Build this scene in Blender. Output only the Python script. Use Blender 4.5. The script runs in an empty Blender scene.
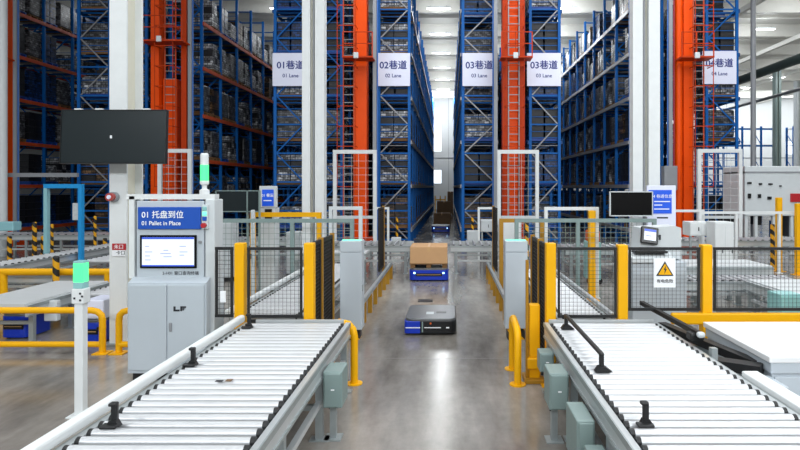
import bpy, bmesh, math, random
from mathutils import Vector, Matrix, Euler

random.seed(7)
S = bpy.context.scene
COL = S.collection

# ------------------------------------------------------------------ camera, world, light
F = 575.0            # focal length in pixels of the 800 px wide frame
H = 2.4              # eye height
VX, VY = 448.5, 187  # vanishing point of the aisle in the photograph
cam_d = bpy.data.cameras.new('camera')
cam_d.sensor_width = 36.0
cam_d.lens = F / 800 * 36.0
cam_d.shift_x = -(VX - 400) / 800
cam_d.shift_y = -(225 - VY) / 800
cam_d.clip_end = 300
cam = bpy.data.objects.new('camera', cam_d)
COL.objects.link(cam)
cam.location = (0, 0, H)
cam.rotation_euler = (math.pi / 2, 0, 0)
S.camera = cam

wd = bpy.data.worlds.new('daylight_outside')
S.world = wd
wd.use_nodes = True
wd.node_tree.nodes['Background'].inputs[0].default_value = (0.85, 0.93, 1.0, 1)
wd.node_tree.nodes['Background'].inputs[1].default_value = 1.6

S.view_settings.view_transform = 'Standard'
S.view_settings.look = 'None'
S.view_settings.gamma = 1.0
S.view_settings.use_curve_mapping = False
S.view_settings.exposure = 0.26
S.cycles.max_bounces = 8
S.cycles.diffuse_bounces = 4
S.cycles.glossy_bounces = 4
S.cycles.sample_clamp_indirect = 6.0

CEIL = 12.3
COOL = (0.93, 0.97, 1.0)


def area_light(name, x, y, z, sx, sy, watts, col=COOL, tilt=0.0):
    d = bpy.data.lights.new(name, 'AREA')
    d.shape = 'RECTANGLE'
    d.size, d.size_y = sx, sy
    d.energy = watts
    d.color = col
    o = bpy.data.objects.new(name, d)
    o.location = (x, y, z)
    o.rotation_euler = (math.radians(tilt), 0, 0)
    COL.objects.link(o)
    return o


# rows of hall lamps over the conveyor area (above the frame)
for y_, w_ in ((-5.0, 330), (1.5, 500), (8.0, 560), (14.0, 400)):
    area_light('overhead_light_row', -12, y_, CEIL - 0.5, 18, 1.2, w_ * 0.6)
    area_light('overhead_light_row', 7, y_, CEIL - 0.5, 18, 1.2, w_ * 1.1)
area_light('overhead_light_row', 23, 8.0, CEIL - 0.5, 8, 1.2, 420)
area_light('overhead_light_row', 23, 17.0, CEIL - 0.5, 8, 1.2, 300)
area_light('overhead_light_row', 3.5, 19.3, CEIL - 0.5, 17, 0.8, 620)  # extra row, added to brighten the rack fronts and lane signs
area_light('end_wall_fill', 28, 56.0, CEIL - 1.2, 26.0, 0.4, 1500, COOL, 40)  # added wash that brightens the end wall of the side hall
area_light('end_wall_fill', -0.5, 57.0, CEIL - 1.2, 3.0, 0.4, 520, COOL, 40)  # added wash that brightens the wall closing the aisle
# added fill behind the camera, tilted forward to brighten upright faces
area_light('forward_fill_light', -6, -8.0, 8.5, 14, 1.5, 850, COOL, 66)
area_light('forward_fill_light', 9, -8.0, 8.5, 14, 1.5, 1000, COOL, 66)


# ------------------------------------------------------------------ helpers
def X(px, d): return (px - VX) * d / F
def Z(py, d): return H - (py - VY) * d / F
def D(py, z): return F * (H - z) / (py - VY)


def lin(h):
    h = h.lstrip('#')
    out = []
    for i in (0, 2, 4):
        c = int(h[i:i + 2], 16) / 255
        out.append(c / 12.92 if c <= 0.04045 else ((c + 0.055) / 1.055) ** 2.4)
    return (*out, 1)


M = {}


def mat(name, hexcol, rough=0.5, metal=0.0, var=0.06, scale=6.0, emit=None, es=0.0, alpha=1.0, spec=0.5):
    m = bpy.data.materials.new(name)
    m.use_nodes = True
    nt = m.node_tree
    b = nt.nodes['Principled BSDF']
    b.inputs['Roughness'].default_value = rough
    b.inputs['Metallic'].default_value = metal
    b.inputs['Specular IOR Level'].default_value = spec
    c = lin(hexcol)
    tc = nt.nodes.new('ShaderNodeTexCoord')
    nz = nt.nodes.new('ShaderNodeTexNoise')
    nz.inputs['Scale'].default_value = scale
    nz.inputs['Detail'].default_value = 3
    mx = nt.nodes.new('ShaderNodeMix')
    mx.data_type = 'RGBA'
    mx.inputs[6].default_value = tuple(min(1, v * (1 - var)) for v in c[:3]) + (1,)
    mx.inputs[7].default_value = tuple(min(1, v * (1 + var)) for v in c[:3]) + (1,)
    nt.links.new(tc.outputs['Object'], nz.inputs['Vector'])
    nt.links.new(nz.outputs['Fac'], mx.inputs[0])
    nt.links.new(mx.outputs[2], b.inputs['Base Color'])
    if emit:
        b.inputs['Emission Color'].default_value = lin(emit)
        b.inputs['Emission Strength'].default_value = es
    if alpha < 1:
        b.inputs['Alpha'].default_value = alpha
    M[name] = m
    return m


mat('white_paint', '#dfe3e4', 0.45)
mat('cream_paint', '#d9d6c6', 0.5)
mat('cabinet_grey', '#bcc5cd', 0.4, var=0.03)
mat('pale_grey', '#cdd3d6', 0.45)
mat('machine_grey', '#7f9290', 0.42)
mat('galvanised', '#a9b1b3', 0.4, 0.55, var=0.12, scale=14)
mat('roller_steel', '#c8cacd', 0.3, 0.5, var=0.05)
mat('aluminium', '#cfd4d6', 0.32, 0.5)
mat('safety_yellow', '#f0b000', 0.45, var=0.05, spec=0.3)
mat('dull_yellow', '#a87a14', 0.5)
mat('black_plastic', '#17181a', 0.5)
mat('black_wire', '#131416', 0.5)
mat('brown_mesh', '#191512', 0.6)
mat('rack_blue', '#045ca8', 0.5, var=0.1, scale=2, spec=0.25)
mat('rack_blue_dark', '#06427e', 0.5, var=0.1, scale=2)
mat('rack_orange', '#b5441a', 0.55, var=0.25, scale=5)
mat('rack_steel', '#8e8f92', 0.45, 0.3, var=0.15)
mat('crane_orange', '#ee5004', 0.4, var=0.06, scale=1.5, spec=0.2)
mat('crane_orange_dark', '#b83804', 0.5, var=0.1, spec=0.2)
mat('conduit_grey', '#8d9095', 0.45)
mat('screen_off', '#20282b', 0.3, var=0.02, spec=0.25)
mat('screen_black', '#050506', 0.35, var=0.02, spec=0.15)
mat('screen_on', '#20242c', 0.3, emit='#e6eeff', es=1.05, var=0.0)
mat('screen_bar', '#3552b8', 0.3, emit='#2b49b5', es=0.6, var=0.0)
mat('screen_text', '#8d9ab8', 0.4, emit='#98a6c8', es=0.4, var=0.0)
mat('sign_blue', '#1450b4', 0.4, var=0.03)
mat('sign_blue_lit', '#1450c8', 0.4, var=0.02, emit='#1248c0', es=0.35)
mat('sign_white', '#e4e8fb', 0.5, var=0.02)
mat('sign_navy', '#1c2f80', 0.5, var=0.02)
mat('letter_white', '#f4f6fa', 0.5, var=0.0)
mat('letter_dark', '#23262c', 0.5, var=0.0)
mat('red_paint', '#b3202a', 0.4)
mat('red_dome', '#a8433f', 0.3)
mat('green_lamp', '#20a050', 0.3, emit='#48ff80', es=1.7, var=0)
mat('green_strip', '#7de0b4', 0.3, emit='#5fe8b8', es=0.9, var=0)
mat('teal_plastic', '#8fc4c4', 0.35)
mat('carton', '#c79c70', 0.75, var=0.07, scale=4)
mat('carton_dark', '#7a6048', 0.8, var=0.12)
mat('carton_tape', '#c9a06e', 0.4)
mat('pallet_wood', '#7b5a38', 0.85, var=0.2)
mat('pallet_blue', '#17469a', 0.5)
mat('load_white', '#a9abae', 0.5, var=0.25, scale=9)
mat('load_grey', '#5b5d62', 0.55, var=0.3, scale=9)
mat('load_dark', '#1a1c22', 0.5, var=0.3, scale=9)
mat('load_film', '#c4cace', 0.18, var=0.25, scale=11)
mat('amr_blue', '#0c34b4', 0.35, var=0.05)
mat('amr_black', '#101216', 0.3)
mat('amr_top', '#6e7072', 0.3, 0.5, var=0.2)
mat('amr_light', '#bfe4ff', 0.3, emit='#9fd4ff', es=3.0, var=0)
mat('cyan_paint', '#1f95d8', 0.4)
mat('pale_cyan', '#8fc0c8', 0.4)
mat('orange_plastic', '#d8601c', 0.5)
mat('table_white', '#eef0f2', 0.35, var=0.02)
mat('pipe_green', '#4f5f5c', 0.5, var=0.15)
mat('lamp_diffuser', '#ffffff', 0.4, emit='#fbfdff', es=3.0, var=0)
mat('ceiling_grey', '#c9c9c4', 0.7, var=0.05, scale=1.5)
mat('beam_white', '#d9d8d2', 0.6, var=0.05)
mat('wall_panel', '#cdd0d0', 0.6, var=0.04, scale=0.6)
mat('belt_grey', '#c6cacc', 0.5)
mat('gap_shade_dark', '#26282a', 0.7)  # dark tone of the sheet added below the rollers
mat('rubber', '#101010', 0.8)
mat('joint_grey', '#767370', 0.5)
mat('cable_blue', '#3a68b0', 0.5)
mat('cable_red', '#a83040', 0.5)
g = bpy.data.materials.new('window_glass')
g.use_nodes = True
gb = g.node_tree.nodes['Principled BSDF']
gb.inputs['Base Color'].default_value = (1, 1, 1, 1)
gb.inputs['Roughness'].default_value = 0.15
gb.inputs['Transmission Weight'].default_value = 1.0
gb.inputs['IOR'].default_value = 1.02
M['window_glass'] = g
c = bpy.data.materials.new('clear_panel')
c.use_nodes = True
cb = c.node_tree.nodes['Principled BSDF']
cb.inputs['Base Color'].default_value = (0.75, 0.8, 0.82, 1)
cb.inputs['Roughness'].default_value = 0.05
cb.inputs['Alpha'].default_value = 0.25
M['clear_panel'] = c


def floor_material():
    m = bpy.data.materials.new('polished_concrete')
    m.use_nodes = True
    nt = m.node_tree
    N, L = nt.nodes, nt.links
    b = N['Principled BSDF']
    tc = N.new('ShaderNodeTexCoord')
    mp = N.new('ShaderNodeMapping')
    mp.inputs['Scale'].default_value = (1.3, 0.35, 1)
    L.new(tc.outputs['Object'], mp.inputs['Vector'])
    n1 = N.new('ShaderNodeTexNoise'); n1.inputs['Scale'].default_value = 0.9; n1.inputs['Detail'].default_value = 6; n1.inputs['Roughness'].default_value = 0.62
    n2 = N.new('ShaderNodeTexNoise'); n2.inputs['Scale'].default_value = 5.0; n2.inputs['Detail'].default_value = 8; n2.inputs['Roughness'].default_value = 0.7
    L.new(mp.outputs['Vector'], n1.inputs['Vector']); L.new(tc.outputs['Object'], n2.inputs['Vector'])
    r1 = N.new('ShaderNodeValToRGB')
    r1.color_ramp.elements[0].position = 0.3; r1.color_ramp.elements[0].color = lin('#6a655f')
    r1.color_ramp.elements[1].position = 0.72; r1.color_ramp.elements[1].color = lin('#b4aea6')
    e = r1.color_ramp.elements.new(0.52); e.color = lin('#938e88')
    L.new(n1.outputs['Fac'], r1.inputs['Fac'])
    mx = N.new('ShaderNodeMix'); mx.data_type = 'RGBA'; mx.blend_type = 'MULTIPLY'
    mx.inputs[0].default_value = 0.45
    L.new(r1.outputs['Color'], mx.inputs[6])
    r2 = N.new('ShaderNodeValToRGB')
    r2.color_ramp.elements[0].position = 0.25; r2.color_ramp.elements[0].color = (0.5, 0.49, 0.47, 1)
    r2.color_ramp.elements[1].position = 0.75; r2.color_ramp.elements[1].color = (1, 1, 1, 1)
    L.new(n2.outputs['Fac'], r2.inputs['Fac']); L.new(r2.outputs['Color'], mx.inputs[7])
    L.new(mx.outputs[2], b.inputs['Base Color'])
    mr = N.new('ShaderNodeMapRange')
    mr.inputs[1].default_value = 0.3; mr.inputs[2].default_value = 0.7
    mr.inputs[3].default_value = 0.12; mr.inputs[4].default_value = 0.26
    L.new(n1.outputs['Fac'], mr.inputs[0]); L.new(mr.outputs[0], b.inputs['Roughness'])
    b.inputs['Specular IOR Level'].default_value = 0.5
    M['floor'] = m


floor_material()


def stripes_material():
    m = bpy.data.materials.new('hazard_stripes')
    m.use_nodes = True
    nt = m.node_tree
    N, L = nt.nodes, nt.links
    b = N['Principled BSDF']; b.inputs['Roughness'].default_value = 0.45
    tc = N.new('ShaderNodeTexCoord')
    sp = N.new('ShaderNodeSeparateXYZ'); L.new(tc.outputs['Object'], sp.inputs[0])
    a = N.new('ShaderNodeMath'); a.operation = 'ADD'; L.new(sp.outputs[0], a.inputs[0]); L.new(sp.outputs[2], a.inputs[1])
    w = N.new('ShaderNodeMath'); w.operation = 'MULTIPLY'; w.inputs[1].default_value = 3.6; L.new(a.outputs[0], w.inputs[0])
    f = N.new('ShaderNodeMath'); f.operation = 'FRACT'; L.new(w.outputs[0], f.inputs[0])
    g_ = N.new('ShaderNodeMath'); g_.operation = 'GREATER_THAN'; g_.inputs[1].default_value = 0.5; L.new(f.outputs[0], g_.inputs[0])
    mx = N.new('ShaderNodeMix'); mx.data_type = 'RGBA'
    mx.inputs[6].default_value = lin('#e2a40c'); mx.inputs[7].default_value = lin('#1a1a1a')
    L.new(g_.outputs[0], mx.inputs[0]); L.new(mx.outputs[2], b.inputs['Base Color'])
    M['hazard'] = m


stripes_material()


class MB:
    """collects shapes and links them as ONE mesh object"""
    def __init__(self):
        self.v, self.f, self.mi, self.sm = [], [], [], []
        self.mats = []

    def _m(self, m):
        if m not in self.mats:
            self.mats.append(m)
        return self.mats.index(m)

    def add(self, vs, fs, m, smooth=False):
        o = len(self.v)
        self.v += [tuple(p) for p in vs]
        k = self._m(m)
        for f in fs:
            self.f.append(tuple(i + o for i in f)); self.mi.append(k); self.sm.append(smooth)
        return self

    def box(self, x0, x1, y0, y1, z0, z1, m, T=None):
        x0, x1 = min(x0, x1), max(x0, x1); y0, y1 = min(y0, y1), max(y0, y1); z0, z1 = min(z0, z1), max(z0, z1)
        vs = [Vector(p) for p in ((x0, y0, z0), (x1, y0, z0), (x1, y1, z0), (x0, y1, z0), (x0, y0, z1), (x1, y0, z1), (x1, y1, z1), (x0, y1, z1))]
        if T: vs = [T @ p for p in vs]
        return self.add(vs, [(0, 3, 2, 1), (4, 5, 6, 7), (0, 1, 5, 4), (1, 2, 6, 5), (2, 3, 7, 6), (3, 0, 4, 7)], m)

    def rbox(self, x0, x1, y0, y1, z0, z1, m, r=0.01, seg=2, T=None):
        bm = bmesh.new()
        bmesh.ops.create_cube(bm, size=1)
        for v in bm.verts:
            v.co = Vector(((x0 + x1) / 2 + v.co.x * abs(x1 - x0), (y0 + y1) / 2 + v.co.y * abs(y1 - y0), (z0 + z1) / 2 + v.co.z * abs(z1 - z0)))
        r = min(r, 0.45 * min(abs(x1 - x0), abs(y1 - y0), abs(z1 - z0)))
        bmesh.ops.bevel(bm, geom=list(bm.edges), offset=r, segments=seg, affect='EDGES', profile=0.5)
        if T: bmesh.ops.transform(bm, matrix=T, verts=bm.verts)
        bm.verts.index_update()
        vs = [v.co.copy() for v in bm.verts]; fs = [[v.index for v in f.verts] for f in bm.faces]
        bm.free()
        return self.add(vs, fs, m)

    def bar(self, p0, p1, w, h, m):
        """rectangular bar between two points; h is measured upwards-ish, w sideways"""
        p0, p1 = Vector(p0), Vector(p1)
        d = (p1 - p0).normalized()
        up = Vector((0, 0, 1)) if abs(d.z) < 0.95 else Vector((0, 1, 0))
        s = d.cross(up).normalized(); u = s.cross(d).normalized()
        vs = []
        for p in (p0, p1):
            for a, b in ((-1, -1), (1, -1), (1, 1), (-1, 1)):
                vs.append(p + s * a * w / 2 + u * b * h / 2)
        return self.add(vs, [(0, 1, 2, 3), (7, 6, 5, 4), (0, 4, 5, 1), (1, 5, 6, 2), (2, 6, 7, 3), (3, 7, 4, 0)], m)

    def tube(self, pts, r, m, n=10, caps=True):
        pts = [Vector(p) for p in pts]
        vs, fs = [], []
        ref = None
        for i, p in enumerate(pts):
            a = pts[i] - pts[i - 1] if i else pts[1] - pts[0]
            b = pts[i + 1] - pts[i] if i < len(pts) - 1 else a
            t = (a.normalized() + b.normalized()).normalized()
            if ref is None:
                ref = Vector((0, 0, 1)) if abs(t.z) < 0.9 else Vector((1, 0, 0))
            s = t.cross(ref).normalized(); u = s.cross(t).normalized()
            ref = u
            for k in range(n):
                an = 2 * math.pi * k / n
                vs.append(p + (s * math.cos(an) + u * math.sin(an)) * r)
        for i in range(len(pts) - 1):
            for k in range(n):
                fs.append((i * n + k, (i + 1) * n + k, (i + 1) * n + (k + 1) % n, i * n + (k + 1) % n))
        self.add(vs, fs, m, True)
        if caps:
            self.add(vs[:n], [tuple(range(n))], m)
            self.add(vs[-n:], [tuple(reversed(range(n)))], m)
        return self

    def lathe(self, c, prof, m, n=20):
        """prof: (radius, z) pairs around the vertical axis at c"""
        vs, fs = [], []
        for r, z in prof:
            for k in range(n):
                an = 2 * math.pi * k / n
                vs.append((c[0] + r * math.cos(an), c[1] + r * math.sin(an), c[2] + z))
        for i in range(len(prof) - 1):
            for k in range(n):
                fs.append((i * n + k, i * n + (k + 1) % n, (i + 1) * n + (k + 1) % n, (i + 1) * n + k))
        fs.append(tuple(reversed(range(n)))); fs.append(tuple((len(prof) - 1) * n + k for k in range(n)))
        return self.add(vs, fs, m, False)

    def prism(self, prof, axis, a0, a1, m):
        """2-D profile pulled along an axis ('x': profile is (y,z); 'y': (x,z); 'z': (x,y))"""
        def P(p, a):
            return {'x': (a, p[0], p[1]), 'y': (p[0], a, p[1]), 'z': (p[0], p[1], a)}[axis]
        n = len(prof)
        vs = [P(p, a0) for p in prof] + [P(p, a1) for p in prof]
        fs = [tuple(range(n)), tuple(reversed(range(n, 2 * n)))] + [(i, i + n, (i + 1) % n + n, (i + 1) % n) for i in range(n)]
        k = len(self.f)
        self.add(vs, fs, m)
        return self

    def mesh(self, name):
        me = bpy.data.meshes.new(name)
        me.from_pydata(self.v, [], self.f)
        for m in self.mats: me.materials.append(M[m])
        me.polygons.foreach_set('material_index', self.mi)
        me.polygons.foreach_set('use_smooth', self.sm)
        bm = bmesh.new(); bm.from_mesh(me)
        bmesh.ops.recalc_face_normals(bm, faces=bm.faces)
        bm.to_mesh(me); bm.free()
        me.update()
        return me

    def build(self, name, parent=None, local=False):
        if parent is not None:
            if not local:
                off = Vector((0, 0, 0)); p = parent
                while p is not None:
                    off += p.location; p = p.parent
                self.v = [tuple(Vector(q) - off) for q in self.v]
            o = bpy.data.objects.new(name, self.mesh(name))
            COL.objects.link(o)
            o.parent = parent
            return o
        if not local:
            xs, ys, zs = zip(*self.v)
            base = Vector(((min(xs) + max(xs)) / 2, (min(ys) + max(ys)) / 2, min(zs)))
            self.v = [tuple(Vector(q) - base) for q in self.v]
        else:
            base = Vector((0, 0, 0))
        o = bpy.data.objects.new(name, self.mesh(name))
        o.location = base
        COL.objects.link(o)
        return o


def tag(o, label, cat, group=None, kind=None):
    o['label'] = label
    o['category'] = cat
    if group: o['group'] = group
    if kind: o['kind'] = kind
    n = len(label.split())
    if not 4 <= n <= 16: print('LABEL LENGTH', n, label)
    return o


def thing(name, loc, label, cat, group=None):
    o = bpy.data.objects.new(name, None)
    o.empty_display_size = 0.2
    o.location = loc
    COL.objects.link(o)
    return tag(o, label, cat, group)


def struct(name, mb):
    o = mb.build(name)
    o['kind'] = 'structure'
    return o


def dup(o, loc=None, parent=None):
    c = o.copy()
    COL.objects.link(c)
    if parent is not None: c.parent = parent
    if loc is not None: c.location = loc
    for ch in list(o.children):
        dup(ch, None, c)
    return c


def text(name, body, size, loc, parent, m, align='CENTER', bold=0.0, rot=(math.pi / 2, 0, 0), fat=0.0):
    cu = bpy.data.curves.new(name, 'FONT')
    cu.body = body
    cu.size = size
    cu.align_x = align
    cu.align_y = 'CENTER'
    cu.extrude = 0.0015
    cu.offset = bold
    cu.materials.append(M[m])
    tmp = bpy.data.objects.new(name, cu)
    COL.objects.link(tmp)
    bpy.context.view_layer.update()
    me = bpy.data.meshes.new_from_object(tmp.evaluated_get(bpy.context.evaluated_depsgraph_get()))
    bpy.data.objects.remove(tmp)
    me.name = name
    if fat:          # heavier strokes: the same outlines once more, shifted by a hair
        vs = [v.co.copy() for v in me.vertices]; fs = [tuple(p.vertices) for p in me.polygons]
        n = len(vs); V, Fc = [], []
        for k, (dx, dy) in enumerate(((-fat, 0), (fat, 0), (0, fat), (0, -fat))):
            V += [(v.x + dx, v.y + dy, v.z + 0.0005 * k) for v in vs]
            Fc += [tuple(i + n * k for i in f) for f in fs]
        me = bpy.data.meshes.new(name); me.from_pydata(V, [], Fc); me.materials.append(M[m])
    o = bpy.data.objects.new(name, me)
    if not me.materials: me.materials.append(M[m])
    COL.objects.link(o)
    off = Vector((0, 0, 0)); p = parent
    while p is not None:
        off += p.location; p = p.parent
    o.parent = parent
    o.location = Vector(loc) - off
    o.rotation_euler = rot
    return o


ORD = ['first', 'second', 'third', 'fourth', 'fifth', 'sixth', 'seventh', 'eighth', 'ninth', 'tenth', 'eleventh', 'twelfth']

# ------------------------------------------------------------------ the building shell
FAR = 62.0
struct('floor', MB().box(-27, 47, -9, FAR + 0.3, -0.3, 0, 'floor'))
struct('ceiling', MB().box(-27, 47, -9, FAR + 0.3, CEIL, CEIL + 0.2, 'ceiling_grey'))
struct('wall_left', MB().box(-27.2, -27, -9, FAR + 0.3, 0, CEIL, 'wall_panel'))
struct('wall_right', MB().box(47, 47.2, -9, FAR + 0.3, 0, CEIL, 'wall_panel'))
struct('wall_front', MB().box(-27.2, 47.2, -9.2, -9, 0, CEIL, 'wall_panel'))
# back wall, built around its two window openings
WA = (-1.62, -0.72, 2.75, 4.3)      # low window at the end of the aisle
WB = (-1.62, -0.72, 6.2, 10.9)      # tall window above it
WC = (36.3, 38.6, 5.9, 7.4)         # window at the end of the side hall
wb = MB()
y0, y1 = FAR, FAR + 0.2
wb.box(-27, WA[0], y0, y1, 0, CEIL, 'wall_panel')
wb.box(WA[1], WC[0], y0, y1, 0, CEIL, 'wall_panel')
wb.box(WC[1], 47, y0, y1, 0, CEIL, 'wall_panel')
for a, b_ in ((0, WA[2]), (WA[3], WB[2]), (WB[3], CEIL)):
    wb.box(WA[0], WA[1], y0, y1, a, b_, 'wall_panel')
for a, b_ in ((0, WC[2]), (WC[3], CEIL)):
    wb.box(WC[0], WC[1], y0, y1, a, b_, 'wall_panel')
for k in range(-5, 10):
    wb.box(k * 5.0 - 0.02, k * 5.0 + 0.02, y0 - 0.03, y0, 0, CEIL, 'conduit_grey')
wb.box(-27, 47, y0 - 0.06, y0, 5.5, 5.58, 'conduit_grey')
struct('wall_back', wb)
for i, w in enumerate((WA, WB, WC)):
    wn = MB()
    t = 0.05
    wn.box(w[0], w[1], y0 + 0.05, y0 + 0.15, w[2], w[2] + t, 'white_paint').box(w[0], w[1], y0 + 0.05, y0 + 0.15, w[3] - t, w[3], 'white_paint')
    wn.box(w[0], w[0] + t, y0 + 0.05, y0 + 0.15, w[2] + t, w[3] - t, 'white_paint').box(w[1] - t, w[1], y0 + 0.05, y0 + 0.15, w[2] + t, w[3] - t, 'white_paint')
    n = max(1, round((w[3] - w[2]) / 1.5))
    for k in range(1, n):
        z = w[2] + (w[3] - w[2]) * k / n
        wn.box(w[0] + t, w[1] - t, y0 + 0.06, y0 + 0.12, z - 0.02, z + 0.02, 'white_paint')
    o = struct('window_%d' % (i + 1), wn)
    gl = MB().box(w[0] + t, w[1] - t, y0 + 0.09, y0 + 0.1, w[2] + t, w[3] - t, 'window_glass').build('pane', o)

# roof beams across the hall (H-sections), one object each
for k in range(8):
    y = 25.5 + k * 4.8
    bm_ = MB()
    bm_.box(-27, 47, y - 0.16, y + 0.16, CEIL - 0.75, CEIL - 0.71, 'beam_white')
    bm_.box(-27, 47, y - 0.02, y + 0.02, CEIL - 0.71, CEIL - 0.02, 'beam_white')
    bm_.box(-27, 47, y - 0.16, y + 0.16, CEIL - 0.04, CEIL, 'beam_white')
    struct('trim_%d' % (k + 1), bm_)
for k in range(8):
    y = 27.9 + k * 4.8
    struct('trim_%d' % (k + 30), MB().box(-27, 47, y - 0.06, y + 0.06, CEIL - 0.3, CEIL, 'beam_white'))
# purlins along the side hall
for k, x in enumerate((15, 21, 27, 33, 39)):
    struct('trim_%d' % (k + 9), MB().box(x - 0.1, x + 0.1, -9, FAR, CEIL - 1.02, CEIL - 0.76, 'beam_white'))


def h_column(name, x0, x1, y0, y1, m='white_paint', web='x', z1=CEIL, mw='cream_paint'):
    """steel H-section; web='y': flanges face the camera, web='x': open channel faces the camera"""
    c_ = MB()
    t = 0.035
    if web == 'y':
        c_.box(x0, x1, y0, y0 + t, 0, z1, m).box(x0, x1, y1 - t, y1, 0, z1, m)
        c_.box((x0 + x1) / 2 - 0.02, (x0 + x1) / 2 + 0.02, y0 + t, y1 - t, 0, z1, mw)
    else:
        f = (x1 - x0) * 0.36
        c_.box(x0, x0 + f, y0, y1, 0, z1, m).box(x1 - f * 1.15, x1, y0, y1, 0, z1, m)
        c_.box(x0 + f, x1 - f * 1.15, y0 + 0.14, y1, 0, z1, mw)
    c_.box(x0 - 0.08, x1 + 0.08, y0 - 0.08, y1 + 0.08, 0, 0.04, 'galvanised')
    o = c_.build(name)
    o['kind'] = 'structure'
    return o


K1 = h_column('steel_column', -5.13, -4.87, 8.7, 9.17, 'white_paint', 'y')
K2 = h_column('steel_column', X(302, 14), X(324, 14), 14, 14.3, 'white_paint', 'x')
MB().tube([(X(313, 14), 14.07, 0.1), (X(313, 14), 14.07, CEIL)], 0.025, 'conduit_grey').build('conduit', K2)
K3 = h_column('steel_column', X(633, 12.6), X(660, 12.6), 12.6, 12.85, 'white_paint', 'x')
MB().tube([(X(645, 12.6), 12.67, 0.1), (X(645, 12.6), 12.67, CEIL)], 0.03, 'conduit_grey').build('conduit', K3)
for x, y, w in ((25.6, 45, 0.45), (31.5, 52, 0.5), (20.5, 58, 0.45)):
    h_column('steel_column', x, x + w, y, y + w, 'machine_grey' if y == 45 else 'pale_grey', 'x')
for o, l in ((K1, 'white steel H-column behind the pallet terminal, carrying the big dark television'),
             (K2, 'white grooved steel column hiding half of the 01 lane sign'),
             (K3, 'white grooved steel column behind the small black monitor')):
    o['label'] = l
    o['category'] = 'column'

# ceiling lamps over the aisle and the gaps, each with a real light
LG = 'lamps under the hall roof'
lamp0 = None
aisle_names = {-0.5: 'over the central aisle', 5.85: 'over the aisle beside the 04 rack', 18: 'near side of the side hall', 27: 'middle of the side hall',
               36: 'far side of the side hall', -8.4: 'over the gap beside the 01 rack', -16.1: 'over the gap behind the television'}
for x in (-16.1, -8.4, -0.5, 5.85, 18, 27, 36):
    for k in range(6):
        y = 28.0 + k * 4.8 + (1.0 if x < 6 else 0)
        if y > FAR - 2: continue
        z = CEIL - 0.92
        if lamp0 is None:
            lamp0 = thing('ceiling_lamp', (0, 0, 0), 'white ceiling lamp', 'ceiling lamp', LG)
            MB().box(-0.6, 0.6, -0.14, 0.14, 0.03, 0.09, 'pale_grey').build('housing', lamp0, True)
            MB().box(-0.58, 0.58, -0.12, 0.12, 0.0, 0.03, 'lamp_diffuser').build('diffuser', lamp0, True)
            hb = MB()
            for sx in (-0.4, 0.4): hb.box(sx - 0.01, sx + 0.01, -0.01, 0.01, 0.09, 0.17, 'conduit_grey')
            hb.build('hanger', lamp0, True)
            r = lamp0
        else:
            r = dup(lamp0)
        r.location = (x, y, z)
        r['label'] = 'white ceiling lamp %s, %s from the front' % (aisle_names[x], ORD[k])
        pw = 170 if x > 10 else (100 if -1 < x < 5 else (230 if x > 5 else 60))
        pd = bpy.data.lights.new('lamp_light', 'POINT')
        pd.energy = pw
        pd.shadow_soft_size = 0.4
        pd.color = COOL
        po = bpy.data.objects.new('lamp_light', pd)
        po.location = (x, y, z - 0.2)
        COL.objects.link(po)

# ------------------------------------------------------------------ pallet racks
RY0, BAY, NB = 23.0, 1.9, 19
LEV = [0.75, 2.5, 4.25, 6.0, 7.75, 9.5]
LEVO = [1.65, 3.5, 5.3, 7.2, 9.0]
RTOP = 11.2


def frame_mesh(w, m='rack_blue', dm='rack_blue'):
    f = MB()
    for x in (0, w):
        f.box(x - 0.055, x + 0.055, -0.04, 0.04, 0, RTOP, m)
        f.box(x - 0.09, x + 0.09, -0.09, 0.09, 0, 0.015, 'rack_steel')
    z = 0.3
    k = 0
    while z < RTOP - 0.6:
        f.box(0.05, w - 0.05, -0.02, 0.02, z - 0.03, z + 0.03, m)
        for q in (0.3, 0.62, 0.86): f.box(0.05, w - 0.05, 0.022, 0.04, z + q, z + q + 0.022, dm if k % 3 == 0 and q < 0.5 else m)
        a, b_ = (0.05, w - 0.05) if k % 2 else (w - 0.05, 0.05)
        f.bar((a, 0, z), (b_, 0, z + 1.15), 0.035, 0.05, dm)
        z += 1.15
        k += 1
    f.box(0.05, w - 0.05, -0.02, 0.02, RTOP - 0.1, RTOP - 0.04, m)
    return f


RACKS = [  # x0, x1, face beam material, description
    (-18.9, -17.4, 'rack_orange', 'orange-beamed rack at the picture edge', 6, 'hi'),
    (-14.9, -13.42, 'rack_blue_dark', 'rack beside the television column', 2, ''),
    (-13.38, -11.95, 'rack_blue_dark', 'rack behind the television column', 1, ''),
    (-11.2, -9.75, 'rack_orange', 'orange-beamed rack behind the terminal', 10, 'r'),
    (-7.05, -5.62, 'rack_blue_dark', 'rack under the 01 sign', 2, ''),
    (-5.58, -4.15, 'rack_blue_dark', 'rack behind the 02 mast', 2, ''),
    (-2.9, -1.45, 'rack_steel', 'rack under the 02 sign', 8, 'r'),
    (0.46, 2.0, 'rack_steel', 'aisle-side 03 sign rack', 5, 'l'),
    (3.15, 4.55, 'rack_blue_dark', 'outer 03 sign rack', 2, ''),
    (7.15, 8.65, 'rack_steel', 'long grey-beamed rack', 11, 'l'),
    (10.2, 11.65, 'rack_blue_dark', 'rack under the 04 sign', 3, ''),
]
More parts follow.
